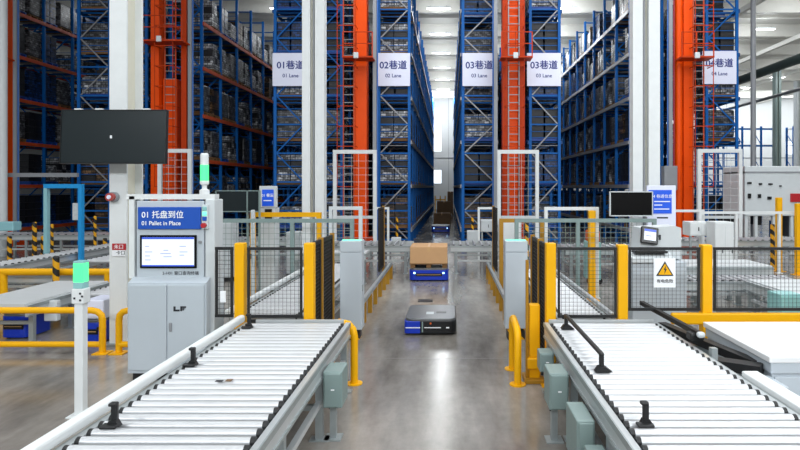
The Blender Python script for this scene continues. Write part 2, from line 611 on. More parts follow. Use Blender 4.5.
RLABEL = [
    'dark pallet rack with orange beams behind the mast at the picture edge',
    'blue pallet rack with diagonal braces seen just above the big television',
    'blue pallet rack mostly hidden behind the column carrying the television',
    'blue pallet rack with orange beams receding between terminal mast and 01 sign',
    'blue pallet rack carrying the half hidden 01 lane sign',
    'blue pallet rack seen between the grooved white column and the 02 mast',
    'blue pallet rack carrying the 02 lane sign beside the central aisle',
    'blue pallet rack with the 03 sign facing straight onto the central aisle',
    'blue pallet rack with the 03 sign away from the aisle, past the mast',
    'long blue pallet rack with grey beams receding beside the small black monitor',
    'bright blue pallet rack carrying the 04 lane sign beside the open hall',
]
fmesh = {}
for (rx0, rx1, bmt, desc, nsl, face), rl in zip(RACKS, RLABEL):
    w = rx1 - rx0 - 0.24
    r = thing('pallet_rack', (rx0 + 0.12, RY0, 0), rl, 'pallet rack', 'pallet racks of the high store')
    light = 'diagonal braces' in rl or '03 sign' in rl or '02 lane' in rl
    key = (round(w, 2), light)
    if key not in fmesh:
        fmesh[key] = frame_mesh(w, 'rack_blue', 'rack_steel' if light else 'rack_blue').mesh('upright_frame')
    for k in range(NB + 1):
        o = bpy.data.objects.new('upright_frame', fmesh[key])
        COL.objects.link(o)
        o.parent = r
        o.location = (0, k * BAY, 0)
    L_ = NB * BAY
    for z in (LEVO if face == 'r' and bmt == 'rack_orange' else LEV):
        for x, sd in ((0, -1), (w, 1)):
            xx = x + sd * 0.085
            MB().box(xx - 0.025, xx + 0.025, -0.05, L_ + 0.05, z - 0.14, z, bmt).build('beam', r, True)
        sp = MB()
        for k in range(NB * 4):
            y = 0.35 + k * BAY / 4
            sp.box(-0.06, w + 0.06, y - 0.03, y + 0.03, z - 0.07, z - 0.001, 'rack_steel' if k % 2 else 'rack_blue')
        sp.build('shelf_bars', r, True)


def mixed_material(name, c1, c2, mortar, scale, bw=0.6, bh=0.3):
    m = bpy.data.materials.new(name)
    m.use_nodes = True
    N, L = m.node_tree.nodes, m.node_tree.links
    b = N['Principled BSDF']; b.inputs['Roughness'].default_value = 0.4
    tc = N.new('ShaderNodeTexCoord')
    sp = N.new('ShaderNodeSeparateXYZ'); L.new(tc.outputs['Object'], sp.inputs[0])
    ad = N.new('ShaderNodeMath'); ad.operation = 'ADD'; L.new(sp.outputs[0], ad.inputs[0]); L.new(sp.outputs[1], ad.inputs[1])
    cb = N.new('ShaderNodeCombineXYZ'); L.new(ad.outputs[0], cb.inputs[0]); L.new(sp.outputs[2], cb.inputs[1])
    br = N.new('ShaderNodeTexBrick')
    br.inputs['Scale'].default_value = scale
    br.inputs['Color1'].default_value = lin(c1); br.inputs['Color2'].default_value = lin(c2); br.inputs['Mortar'].default_value = lin(mortar)
    br.inputs['Mortar Size'].default_value = 0.035; br.inputs['Brick Width'].default_value = bw; br.inputs['Row Height'].default_value = bh
    L.new(cb.outputs[0], br.inputs['Vector'])
    nz = N.new('ShaderNodeTexNoise'); nz.inputs['Scale'].default_value = 7; nz.inputs['Detail'].default_value = 4
    L.new(tc.outputs['Object'], nz.inputs['Vector'])
    rp = N.new('ShaderNodeValToRGB'); rp.color_ramp.elements[0].position = 0.42; rp.color_ramp.elements[0].color = (0.22, 0.22, 0.25, 1); rp.color_ramp.elements[1].position = 0.55
    L.new(nz.outputs['Fac'], rp.inputs['Fac'])
    mx = N.new('ShaderNodeMix'); mx.data_type = 'RGBA'; mx.blend_type = 'MULTIPLY'; mx.inputs[0].default_value = 0.9
    L.new(br.outputs['Color'], mx.inputs[6]); L.new(rp.outputs['Color'], mx.inputs[7]); L.new(mx.outputs[2], b.inputs['Base Color'])
    M[name] = m


mixed_material('mixed_pale', '#d5d8dc', '#3a3d44', '#08090b', 3.0)
mixed_material('mixed_grey', '#83868c', '#1a1c20', '#050506', 3.4)
mixed_material('mixed_blue', '#1f4f96', '#10182c', '#050608', 3.0)
mixed_material('mixed_brown', '#8c6a48', '#2b231c', '#0a0806', 2.6)


# pallet loads: several looks
def pallet(b, m):
    for y in (-0.5, 0.0, 0.42):
        b.box(-0.55, 0.55, y, y + 0.1, 0, 0.1, m)
    b.box(-0.55, 0.55, -0.52, 0.54, 0.1, 0.135, m)


def load_carton(m, pm, seed):
    rr = random.Random(seed)
    b = MB(); pallet(b, pm)
    for k in range(4):
        z = 0.14 + k * 0.27
        for i in range(2):
            for j in range(3):
                if k == 3 and rr.random() < 0.3: continue
                x = -0.52 + i * 0.53; y = -0.5 + j * 0.345
                b.box(x, x + 0.5, y, y + 0.325, z, z + 0.25, m if rr.random() < 0.7 else 'load_dark')
    return b


def load_wrapped(m, pm, h):
    b = MB(); pallet(b, pm)
    b.rbox(-0.52, 0.52, -0.5, 0.52, 0.14, h, m, 0.07, 2)
    for z in (0.35, 0.62, 0.9):
        if z < h - 0.15: b.box(-0.525, 0.525, -0.505, 0.525, z, z + 0.02, 'load_grey')
    return b


def load_totes(m, pm):
    b = MB(); pallet(b, pm)
    for k in range(4):
        z = 0.14 + k * 0.29
        for i in range(2):
            for j in range(2):
                x = -0.52 + i * 0.53; y = -0.5 + j * 0.52
                b.box(x + 0.02, x + 0.48, y + 0.02, y + 0.48, z, z + 0.24, m)
                b.box(x, x + 0.5, y, y + 0.5, z + 0.24, z + 0.28, m)
    return b


LOADS = [
    (load_carton('mixed_pale', 'pallet_wood', 1), 'stack of pale cartons', 4),
    (load_carton('mixed_brown', 'pallet_wood', 2), 'stack of brown cartons', 2),
    (load_wrapped('mixed_pale', 'pallet_blue', 0.85), 'low film wrapped load', 3),
    (load_wrapped('mixed_grey', 'pallet_wood', 1.25), 'tall grey wrapped load', 4),
    (load_totes('load_dark', 'pallet_blue'), 'stack of black totes', 3),
    (load_totes('mixed_blue', 'pallet_blue'), 'stack of blue totes', 3),
]
for l in LOADS: l[0].v = [(p[0] * 1.15, p[1] * 0.76, p[2]) for p in l[0].v]
LMESH = [l[0].mesh('pallet_load') for l in LOADS]
bag = [i for i, l in enumerate(LOADS) for _ in range(l[2])]
SHELF = ['lowest', 'second', 'third', 'fourth', 'fifth', 'topmost']
LMB = MB()
lrand = random.Random(11)
n_load = 0
for (rx0, rx1, bmt, desc, nsl, face) in RACKS:
    for li, z in enumerate(LEVO if face == 'r' and bmt == 'rack_orange' else LEV):
        for s in range(NB * 2):
            k = lrand.choice(bag)
            if lrand.random() < 0.16: continue
            y = RY0 + BAY / 4 + s * BAY / 2 + lrand.uniform(-0.02, 0.02)
            x = (rx0 + rx1) / 2 + lrand.uniform(-0.03, 0.03)
            if s < nsl:
                o = bpy.data.objects.new('pallet_load', LMESH[k])
                o.location = (x, y, z + 0.002)
                COL.objects.link(o)
                tag(o, '%s on %s shelf, %s slot back, %s' % (LOADS[k][1], SHELF[li], ORD[s], desc), 'pallet load', 'pallet loads in the racks')
                n_load += 1
            else:
                src = LOADS[k][0]
                off = Vector((x, y, z + 0.002))
                if s % 2 == 0 or True:
                    base = len(LMB.v)
                    LMB.v += [(p[0] + x, p[1] + y, p[2] + z + 0.002) for p in src.v]
                    mm = [LMB._m(q) for q in src.mats]
                    LMB.f += [tuple(i + base for i in f) for f in src.f]
                    LMB.mi += [mm[i] for i in src.mi]
                    LMB.sm += src.sm
tag(LMB.build('stored_pallet_loads'), 'hundreds of cartons, totes and wrapped loads deep inside the blue racks', 'pallet loads', None, 'stuff')
print('individual loads', n_load)

# lane signs on the rack fronts
for px0, px1, t, b_, lab in ((272.5, 308.5, '01巷道', '01 Lane', 'white 01 lane sign half hidden behind the grooved column'),
                             (376.5, 410, '02巷道', '02 Lane', 'white 02 lane sign on the blue rack beside the aisle'),
                             (462.5, 496, '03巷道', '03 Lane', 'white 03 lane sign between the aisle and the orange mast'),
                             (527, 561, '03巷道', '03 Lane', 'white 03 lane sign away from the aisle, past the orange mast'),
                             (702.5, 736.5, '04巷道', '04 Lane', 'white 04 lane sign on the rack beside the open hall')):
    d = 22.85
    a0, a1 = X(px0, d), X(px1, d)
    zt, zb = Z(53, d), Z(86, d)
    if t[1] == '4': zt, zb = Z(51, d), Z(84, d)
    r = thing('lane_sign', ((a0 + a1) / 2, d, zb), lab, 'sign', 'lane signs on the racks')
    MB().box(a0, a1, d, d + 0.03, zb, zt, 'sign_white').build('panel', r)
    for zz in (zb + 0.15, zt - 0.2): MB().box(a0 + 0.02, a1 - 0.02, d + 0.03, RY0 - 0.05, zz, zz + 0.05, 'rack_blue').build('bracket', r)
    text('lettering', t, 0.365, ((a0 + a1) / 2, d - 0.004, zb + (zt - zb) * 0.62), r, 'sign_navy', fat=0.007)
    text('lettering', b_, 0.2, ((a0 + a1) / 2, d - 0.004, zb + (zt - zb) * 0.31), r, 'sign_navy', fat=0.003)


# ------------------------------------------------------------------ stacker crane masts
def crane(px0, px1, label, style, y=22.0):
    x0, x1 = X(px0, y), X(px1, y)
    w = x1 - x0
    r = thing('stacker_crane', ((x0 + x1) / 2, y, 0), label, 'stacker crane', 'orange stacker cranes')
    zt = CEIL - 0.9
    if style == 'single':          # bright column in the middle, ladder rails beside it
        c0, c1 = x0 + w * 0.26, x0 + w * 0.78
    elif style == 'wide':
        c0, c1 = x0 + w * 0.1, x0 + w * 0.9
    elif style == 'twin':
        c0, c1 = x0 + w * 0.02, x0 + w * 0.24
    else:                          # 'tubes'
        c0, c1 = x0 + w * 0.05, x0 + w * 0.62
    MB().box(x0 - 0.1, x1 + 0.1, y - 0.1, y + 0.75, 0.05, 0.45, 'crane_orange_dark').build('base_beam', r)
    if style == 'wide':
        MB().box(c0 + 0.22, c1 - 0.22, y + 0.25, y + 0.75, 0.45, zt, 'crane_orange').build('mast', r)
        MB().box(c0, c0 + 0.2, y + 0.1, y + 0.6, 0.45, zt, 'crane_orange_dark').build('mast', r)
        MB().box(c1 - 0.2, c1, y + 0.1, y + 0.6, 0.45, zt, 'crane_orange_dark').build('mast', r)
    elif style == 'twin':
        MB().box(c0, c1, y, y + 0.5, 0.45, zt, 'crane_orange').build('mast', r)
        MB().box(x1 - w * 0.16, x1 - w * 0.02, y, y + 0.5, 0.45, zt, 'crane_orange_dark').build('mast', r)
        MB().box(c1 + 0.06, x1 - w * 0.34, y + 0.2, y + 0.7, 0.45, Z(78, y), 'crane_orange').build('lifting_carriage', r)
    elif style == 'tubes':
        m_ = (c0 + c1) / 2
        MB().tube([(c0 + 0.16, y + 0.2, 0.45), (c0 + 0.16, y + 0.2, zt)], 0.15, 'crane_orange', 16).build('mast', r)
        MB().box(m_ + 0.02, c1 + 0.1, y + 0.1, y + 0.5, 0.45, zt, 'crane_orange').build('mast', r)
    else:
        MB().box(c0, c1, y + 0.1, y + 0.6, 0.45, zt, 'crane_orange').build('mast', r)
    # ladder with safety hoops
    lx = {'single': x0 + 0.12, 'wide': (x0 + x1) / 2, 'twin': (c1 + x1) / 2 - 0.05, 'tubes': x1 - 0.22}[style]
    lad = MB()
    for s in (-0.2, 0.2):
        lad.box(lx + s - 0.02, lx + s + 0.02, y - 0.12, y - 0.08, 0.3, zt, 'rack_orange' if style != 'wide' else 'rack_steel')
    z = 0.5
    while z < zt:
        lad.box(lx - 0.2, lx + 0.2, y - 0.115, y - 0.085, z, z + 0.03, 'rack_steel')
        z += 0.3
    lad.build('ladder', r)
    cg = MB()
    for s in (-0.34, 0.34):
        cg.box(lx + s - 0.012, lx + s + 0.012, y - 0.62, y - 0.6, 2.4, zt, 'crane_orange_dark')
    z = 2.4
    while z < zt:
        cg.box(lx - 0.35, lx + 0.35, y - 0.62, y - 0.6, z, z + 0.03, 'crane_orange_dark')
        cg.box(lx - 0.35, lx - 0.33, y - 0.6, y - 0.1, z, z + 0.03, 'crane_orange_dark')
        cg.box(lx + 0.33, lx + 0.35, y - 0.6, y - 0.1, z, z + 0.03, 'crane_orange_dark')
        z += 0.75
    cg.build('ladder_cage', r)
    # working platform with handrail
    pz = Z(60 if style != 'twin' else 44, y)
    pf = MB()
    pf.box(x0 - 0.02, x1 + 0.12, y - 0.7, y - 0.02, pz - 0.06, pz, 'crane_orange_dark')
    pf.build('platform', r)
    hr = MB()
    for xx in (x0, (x0 + x1) / 2, x1 + 0.1):
        hr.box(xx - 0.02, xx + 0.02, y - 0.69, y - 0.66, pz, pz + 0.9, 'crane_orange_dark')
    for dz in (0.45, 0.88):
        hr.box(x0, x1 + 0.1, y - 0.69, y - 0.66, pz + dz, pz + dz + 0.03, 'crane_orange_dark')
    hr.build('handrail', r)
    MB().rbox((x0 + x1) / 2 - 0.09, (x0 + x1) / 2 + 0.09, y - 0.78, y - 0.7, pz - 0.1, pz + 0.12, 'pale_grey', 0.02).build('lamp', r)
    # cable conduit along the mast
    side = -1 if style in ('tubes', 'wide') else 1
    cx_ = x1 + 0.1 if side > 0 else x0 - 0.16
    MB().box(cx_ - 0.07, cx_ + 0.07, y, y + 0.16, 0.3, zt, 'conduit_grey').build('cable_conduit', r)
    MB().tube([(cx_ + side * 0.1, y + 0.05, 0.3), (cx_ + side * 0.1, y + 0.05, zt)], 0.03, 'cable_blue', 8).build('cable', r)
    if style == 'tubes':
        MB().rbox(cx_ - 0.3, cx_ + 0.2, y - 0.15, y + 0.2, Z(190, y), Z(166, y), 'conduit_grey', 0.02).build('junction_box', r)
        MB().tube([(cx_ + 0.12, y, 0.3), (cx_ + 0.12, y, zt)], 0.025, 'cable_red', 8).build('cable', r)
    return r


crane(-18, 12, 'narrow orange stacker crane mast at the picture edge beside a grey pipe', 'single')
crane(150, 187, 'wide orange twin-column stacker crane behind the television and pallet terminal', 'twin')
crane(346, 372, 'slim bright orange stacker crane mast between the 01 and 02 signs', 'single')
crane(500, 527, 'orange stacker crane mast standing between the two 03 lane signs', 'wide')
crane(675, 703, 'orange stacker crane with round tube mast beside the 04 sign', 'tubes')


# ------------------------------------------------------------------ wire mesh helpers
def wire_panel(b, p0, p1, z0, z1, pitch, wire, m, fm=None, fw=0.03):
    """mesh panel in a vertical plane between plan points p0 and p1"""
    p0, p1 = Vector((*p0, 0)), Vector((*p1, 0))
    L = (p1 - p0).length
    d = (p1 - p0) / L
    if fm:
        for z in (z0 + fw / 2, z1 - fw / 2):
            b.bar(p0 + Vector((0, 0, z)), p1 + Vector((0, 0, z)), fw * 0.7, fw, fm)
        for t in (fw / 2, L - fw / 2):
            q = p0 + d * t
            b.bar(q + Vector((0, 0, z0 + fw)), q + Vector((0, 0, z1 - fw)), fw * 0.7, fw, fm) if abs(d.x) > 0.5 else \
                b.box(q.x - fw * 0.35, q.x + fw * 0.35, q.y - fw / 2, q.y + fw / 2, z0 + fw, z1 - fw, fm)
    n = max(1, round(L / pitch))
    for k in range(1, n):
        q = p0 + d * (L * k / n)
        b.box(q.x - wire / 2, q.x + wire / 2, q.y - wire / 2, q.y + wire / 2, z0, z1, m)
    n = max(1, round((z1 - z0) / pitch))
    for k in range(1, n):
        z = z0 + (z1 - z0) * k / n
        b.bar(p0 + Vector((0, 0, z)), p1 + Vector((0, 0, z)), wire, wire, m)
    return b


def gate(px0, px1, pytop, d, label, pitch=0.25):
    x0, x1 = X(px0, d), X(px1, d)
    zt = Z(pytop, d)
    r = thing('maintenance_gate', ((x0 + x1) / 2, d, 0), label, 'gate', 'tall white mesh gates before the cranes')
    for x in (x0, x1):
        MB().box(x - 0.06, x + 0.06, d - 0.06, d + 0.06, 0, zt - 0.13, 'white_paint').box(x - 0.12, x + 0.12, d - 0.12, d + 0.12, 0, 0.015, 'galvanised').build('post', r)
    MB().box(x0 - 0.06, x1 + 0.06, d - 0.06, d + 0.06, zt - 0.13, zt, 'white_paint').build('top_rail', r)
    MB().box(x0 + 0.06, x1 - 0.06, d - 0.04, d + 0.04, 1.3, 1.4, 'pale_grey').build('middle_rail', r)
    wire_panel(MB(), (x0 + 0.07, d), (x1 - 0.07, d), 0.15, zt - 0.14, pitch, 0.009, 'pale_grey').build('mesh_panel', r)


gate(335, 375, 150, 20, 'tall white mesh gate before the 02 orange mast')
gate(499, 537, 150, 20, 'tall white mesh gate before the mast between the 03 signs')
gate(699, 740, 149, 20, 'tall white mesh gate below the 04 lane sign')
gate(160, 190, 149, 20, 'tall white mesh gate behind the pallet terminal')


# ------------------------------------------------------------------ roller conveyors
def roller_conveyor(label, x0, x1, y0, y1, z, group, axis='y', pitch=0.1225, r=0.036, legs=4, loc_label=None, belt=False, low=True):
    """rollers lie across the running axis; z is the roller top"""
    t = thing('roller_conveyor', ((x0 + x1) / 2, (y0 + y1) / 2, 0), label, 'conveyor', group)
    A0, A1, B0, B1 = (y0, y1, x0, x1) if axis == 'y' else (x0, x1, y0, y1)

    def bx(b, b0, b1, a0, a1, z0, z1, m):
        if axis == 'y': b.box(b0, b1, a0, a1, z0, z1, m)
        else: b.box(a0, a1, b0, b1, z0, z1, m)
        return b
    for s, bb in ((0, B0), (1, B1)):
        b = MB()
        lo, hi = (bb, bb + 0.045) if s == 0 else (bb - 0.045, bb)
        bx(b, lo, hi, A0, A1, z - 0.2, z - 0.025, 'aluminium')
        # flange and slot lines of the profile
        fl, fh = (bb - 0.012, bb) if s == 0 else (bb, bb + 0.012)
        bx(b, fl, fh, A0, A1, z - 0.2, z - 0.175, 'galvanised')
        bx(b, fl, fh, A0, A1, z - 0.075, z - 0.025, 'galvanised')
        b.build('side_rail', t)
    if belt:
        bx(MB(), B0 + 0.05, B1 - 0.05, A0, A1, z - 0.05, z, 'belt_grey').build('belt', t)
    else:
        n = int((A1 - A0 - 0.04) / pitch)
        rm = None
        L = B1 - B0 - 0.1
        for k in range(n):
            a = A0 + 0.08 + k * pitch
            if rm is None:
                b = MB()
                e = Vector((1, 0, 0)) if axis == 'y' else Vector((0, 1, 0))
                b.tube([-e * (L / 2 - 0.03), e * (L / 2 - 0.03)], r, 'roller_steel', 14)
                b.tube([-e * (L / 2), -e * (L / 2 - 0.03)], r * 0.96, 'black_plastic', 12)
                b.tube([e * (L / 2 - 0.03), e * (L / 2)], r * 0.96, 'black_plastic', 12)
                rm = b.mesh('roller')
            o = bpy.data.objects.new('roller', rm)
            COL.objects.link(o)
            o.parent = t
            w = Vector(((x0 + x1) / 2, a, z - r)) if axis == 'y' else Vector((a, (y0 + y1) / 2, z - r))
            o.location = w - t.location
    if not belt and z > 0.75 and axis == 'y':
        bx(MB(), B0 + 0.05, B1 - 0.05, A0, A1, z - 0.17, z - 0.16, 'gap_shade_dark').build('gap_shade_sheet', t)  # dark sheet added so the gaps between rollers look shaded
    # legs, foot plates, lower braces
    for k in range(legs):
        a = A0 + 0.15 + (A1 - A0 - 0.3) * k / max(1, legs - 1)
        for bb in (B0 + 0.04, B1 - 0.04):
            b = MB()
            bx(b, bb - 0.035, bb + 0.035, a - 0.035, a + 0.035, 0.012, z - 0.2, 'galvanised')
            bx(b, bb - 0.09, bb + 0.09, a - 0.06, a + 0.06, 0.0, 0.012, 'galvanised')
            b.build('leg', t)
        bx(MB(), B0 + 0.08, B1 - 0.08, a - 0.025, a + 0.025, 0.28, 0.33, 'galvanised').build('cross_brace', t)
    if low:
        for bb in (B0 + 0.04, B1 - 0.04):
            bx(MB(), bb - 0.025, bb + 0.025, A0 + 0.2, A1 - 0.2, 0.33, 0.38, 'aluminium').build('lower_rail', t)
    return t


GC = 'roller conveyors'
CL = roller_conveyor('wide roller conveyor running past the grey terminal cabinet with a white tubular rail', -2.43, -1.185, 2.75, 6.9, 0.8, GC)
g_ = MB(); g_.rbox(-2.5, -2.42, 3.28, 6.86, 0.79, 0.88, 'white_paint', 0.03, 3); g_.build('guide_rail', CL)
MB().rbox(-2.51, -2.41, 3.22, 3.28, 0.78, 0.885, 'black_plastic', 0.01).build('end_cap', CL)
MB().box(-2.3, -1.25, 6.86, 6.89, 0.7, 0.815, 'aluminium').build('end_plate', CL)
CR = roller_conveyor('wide roller conveyor carrying a long black guide bar beside the white table', 1.15, 2.5, 2.75, 6.9, 0.8, GC)
MB().rbox(2.52, 2.66, 2.8, 4.95, 0.76, 0.82, 'white_paint', 0.012).build('guide_rail', CR)
MB().box(1.2, 2.45, 6.86, 6.89, 0.7, 0.815, 'aluminium').build('end_plate', CR)
# drive motor under the left conveyor, its own cover
MB().rbox(-1.9, -1.5, 4.4, 4.8, 0.3, 0.55, 'machine_grey', 0.03).build('drive_motor', CL)
MB().rbox(1.5, 1.9, 4.4, 4.8, 0.3, 0.55, 'machine_grey', 0.03).build('drive_motor', CR)

# conveyors continuing behind the fence
CLb = roller_conveyor('narrower roller conveyor behind the mesh fence beside the pallet terminal', -2.72, -1.84, 7.16, 12.2, 0.8, GC, legs=4)
MB().rbox(-2.8, -2.73, 7.17, 12.1, 0.79, 0.87, 'white_paint', 0.025).build('guide_rail', CLb)
CRb = roller_conveyor('narrower roller conveyor behind the mesh fence beside the control desk', 1.36, 2.0, 7.1, 11.4, 0.8, GC, legs=4)
MB().rbox(2.005, 2.06, 7.12, 11.3, 0.79, 0.84, 'aluminium', 0.01).build('guide_rail', CRb)
# crosswise conveyors at the mouth of the aisle
roller_conveyor('crosswise roller conveyor at the aisle mouth between carton robot and 02 rack', -3.6, -1.04, 15.9, 17.3, 0.8, GC, 'x', 0.2, 0.04, 3)
roller_conveyor('crosswise roller conveyor at the aisle mouth between carton robot and 03 rack', 0.06, 2.35, 15.9, 17.3, 0.8, GC, 'x', 0.2, 0.04, 3)
# background conveyors on the left
roller_conveyor('white topped belt conveyor behind the long yellow guard rail', -7.5, -6.4, 8.75, 10.9, 0.62, GC, 'y', legs=3, belt=True, low=False)
roller_conveyor('long grey roller conveyor passing under the blue door frame', -10.38, -9.7, 12.0, 18.5, 0.7, GC, 'y', 0.2, 0.04, 4)
roller_conveyor('roller conveyor between the blue door frame and the television column', -8.6, -7.5, 13.3, 17.8, 0.7, GC, 'y', 0.2, 0.04, 4)
roller_conveyor('crosswise roller conveyor behind the blue door frame before the dark racks', -15.2, -10.3, 18.9, 20.0, 0.85, GC, 'x', 0.25, 0.04, 5)
roller_conveyor('short roller conveyor close behind the yellow guard rail end by the television column', -6.2, -5.35, 9.6, 11.3, 0.62, GC, 'y', 0.16, 0.04, 3)
roller_conveyor('crosswise roller conveyor between the pallet terminal and the grooved column', -7.2, -4.2, 17.6, 18.8, 0.8, GC, 'x', 0.22, 0.04, 3)
roller_conveyor('pale belt conveyor seen through the mesh before the grooved column', -3.75, -1.95, 13.6, 14.3, 0.85, GC, 'x', legs=3, belt=True)
roller_conveyor('crosswise roller conveyor behind the single yellow rail by the television column', -9.6, -5.3, 11.8, 12.7, 0.62, GC, 'x', 0.16, 0.035, 4)
# background conveyors on the right
roller_conveyor('low roller conveyor between the two white belts behind the far mesh panel', 4.05, 6.9, 10.95, 11.75, 0.62, GC, 'x', 0.16, 0.035, 4)
roller_conveyor('white topped belt conveyor seen through the last mesh panel before the machine table', 5.45, 6.9, 8.3, 10.6, 0.7, GC, 'y', legs=3, belt=True)
roller_conveyor('roller conveyor with white belt behind the warning sign panel', 5.05, 6.9, 12.2, 13.4, 0.72, GC, 'x', legs=3, belt=True)
roller_conveyor('crosswise roller conveyor in front of the 04 mast and rack', 6.6, 12.6, 17.4, 18.6, 0.8, GC, 'x', 0.22, 0.04, 4)
roller_conveyor('crosswise roller conveyor below the long grey-beamed rack', 3.1, 6.3, 15.2, 16.4, 0.8, GC, 'x', 0.2, 0.04, 3)


# brackets, sensor posts and the black guide bar standing on the conveyors
def guide_post(x, y, label, toward=1):
    t = thing('sensor_bracket', (x, y, 0.8), label, 'sensor bracket', 'black brackets on the roller conveyors')
    b = MB()
    b.rbox(x - 0.02, x + 0.02, y - 0.018, y + 0.018, 0.82, 0.945, 'black_plastic', 0.008)
    b.build('post', t)
    b = MB()
    b.rbox(x - 0.035, x + 0.018, y - 0.025, y + 0.025, 0.93, 0.955, 'black_plastic', 0.01)
    b.build('sensor_head', t)
    b = MB()
    b.rbox(x - 0.07, x + 0.04, y - 0.07, y + 0.0, 0.8, 0.82, 'black_plastic', 0.008)
    b.prism([(x - 0.045, 0.8), (x + 0.045, 0.8), (x + 0.02, 0.84), (x - 0.025, 0.84)], 'y', y - 0.03, y + 0.015, 'black_plastic')
    b.build('foot', t)


guide_post(-2.24, 3.86, 'black sensor bracket by the white tubular rail, the one near its capped end')
guide_post(-2.3, 5.18, 'black sensor bracket by the white tubular rail in front of the grey cabinet')
guide_post(-2.27, 6.55, 'black sensor bracket by the white tubular rail below the yellow fence post')
guide_post(1.33, 3.88, 'black sensor bracket standing alone ahead of the long black guide bar')
t = thing('guide_bar', (1.33, 5.75, 0.8), 'long black guide bar on two posts on the roller conveyor', 'guide bar')
for y in (5.0, 6.5):
    MB().rbox(1.31, 1.35, y - 0.02, y + 0.02, 0.82, 0.95, 'black_plastic', 0.008).build('post', t)
    MB().prism([(1.27, 0.8), (1.42, 0.8), (1.36, 0.845), (1.3, 0.845)], 'y', y - 0.04, y + 0.03, 'black_plastic').build('foot', t)
MB().rbox(1.31, 1.35, 4.97, 6.53, 0.93, 0.965, 'black_plastic', 0.012).build('bar', t)
# scraps of paper on the left rollers
tag(MB().rbox(-1.92, -1.86, 4.72, 4.76, 0.8, 0.803, 'letter_dark', 0.001).rbox(-1.84, -1.79, 4.73, 4.78, 0.8, 0.803, 'carton_dark', 0.001).build('paper_scrap'),
    'small dark scraps lying on the conveyor rollers near the terminal cabinet', 'scrap')


# grey junction boxes on the outer sides of the conveyors
def junction_box(x0, x1, y0, y1, z0, z1, label, leg=True, small=False):
    t = thing('junction_box', ((x0 + x1) / 2, (y0 + y1) / 2, 0 if leg else z0), label, 'junction box', 'grey junction boxes by the conveyors')
    MB().rbox(x0, x1, y0, y1, z0, z1, 'machine_grey', 0.012).build('body', t)
    MB().rbox(x0 + 0.015, x1 - 0.015, y0 - 0.014, y0 + 0.002, z0 + 0.015, z1 - 0.015, 'machine_grey', 0.006).build('cover', t)
    MB().box((x0 + x1) / 2 - 0.012, (x0 + x1) / 2 + 0.02, y0 - 0.018, y0 - 0.013, (z0 + z1) / 2, (z0 + z1) / 2 + 0.012, 'letter_white').build('nameplate', t)
    MB().tube([(x0 + 0.04, (y0 + y1) / 2, z0), (x0 + 0.04, (y0 + y1) / 2, z0 - 0.06)], 0.014, 'black_plastic', 8).build('cable_gland', t)
    if leg:
        xm = (x0 + x1) / 2
        MB().box(xm - 0.05, xm + 0.01, (y0 + y1) / 2 - 0.03, (y0 + y1) / 2 + 0.03, 0.012, z0, 'galvanised').box(xm - 0.1, xm + 0.06, (y0 + y1) / 2 - 0.08, (y0 + y1) / 2 + 0.08, 0, 0.012, 'galvanised').build('leg', t)
    return t


junction_box(-1.17, -0.99, 5.35, 5.65, 0.34, 0.68, 'grey junction box on a post beside the conveyor with the white tubular rail')
junction_box(0.985, 1.139, 6.2, 6.4, 0.4, 0.61, 'small grey junction box next to the stout yellow corner pillar', False)
junction_box(0.93, 1.11, 5.3, 5.6, 0.34, 0.68, 'square grey junction box on a post, the middle of the desk-side three')
junction_box(0.97, 1.11, 4.35, 4.75, 0.25, 0.63, 'largest grey junction box, beside the conveyor at the picture bottom')
junction_box(1.0, 1.139, 4.1, 4.25, 0.3, 0.5, 'small grey switch box in front of the largest junction box', False)

# ------------------------------------------------------------------ front mesh fence
GF = 'yellow and black mesh fences'


def post(b, x, y, z1, w=0.12, m='safety_yellow', z0=0.012):
    b.rbox(x - w / 2, x + w / 2, y - w / 2, y + w / 2, z0, z1, m, 0.012)
    b.box(x - w, x + w, y - w, y + w, 0, 0.012, m)
    return b


FL = thing('mesh_fence', (-2.07, 7.0, 0), 'black wire mesh fence with two yellow posts beside the pallet terminal', 'fence', GF)
for x in (-2.53, -1.69): post(MB(), x, 7.0, 1.72).build('post', FL)
wire_panel(MB(), (-2.44, 6.97), (-1.77, 6.97), 0.815, 1.67, 0.048, 0.003, 'black_wire', 'black_plastic', 0.035).build('mesh_panel', FL)
wire_panel(MB(), (-2.84, 7.0), (-2.62, 7.0), 0.815, 1.67, 0.055, 0.004, 'black_wire', 'black_plastic', 0.035).build('mesh_panel', FL)
MB().rbox(-2.77, -2.7, 6.965, 6.985, 1.0, 1.14, 'letter_white', 0.005).build('tag_plate', FL)

FR = thing('mesh_fence', (3.0, 7.0, 0), 'black wire mesh fence with yellow posts carrying the warning notice', 'fence', GF)
for x, zt in ((1.24, 1.72), (2.11, 1.7), (3.13, 1.7)): post(MB(), x, 7.0, zt).build('post', FR)
for a, b_, zb in ((1.32, 2.04, 0.815), (2.18, 3.05, 0.9), (3.21, 4.75, 0.9)):
    wire_panel(MB(), (a, 6.97), (b_, 6.97), zb, 1.67, 0.048, 0.003, 'black_wire', 'black_plastic', 0.035).build('mesh_panel', FR)
b = MB()
b.rbox(2.68, 4.8, 6.9, 6.96, 0.745, 0.885, 'safety_yellow', 0.02)
b.build('kick_rail', FR)
post(MB(), 4.82, 7.0, 1.7).build('post', FR)

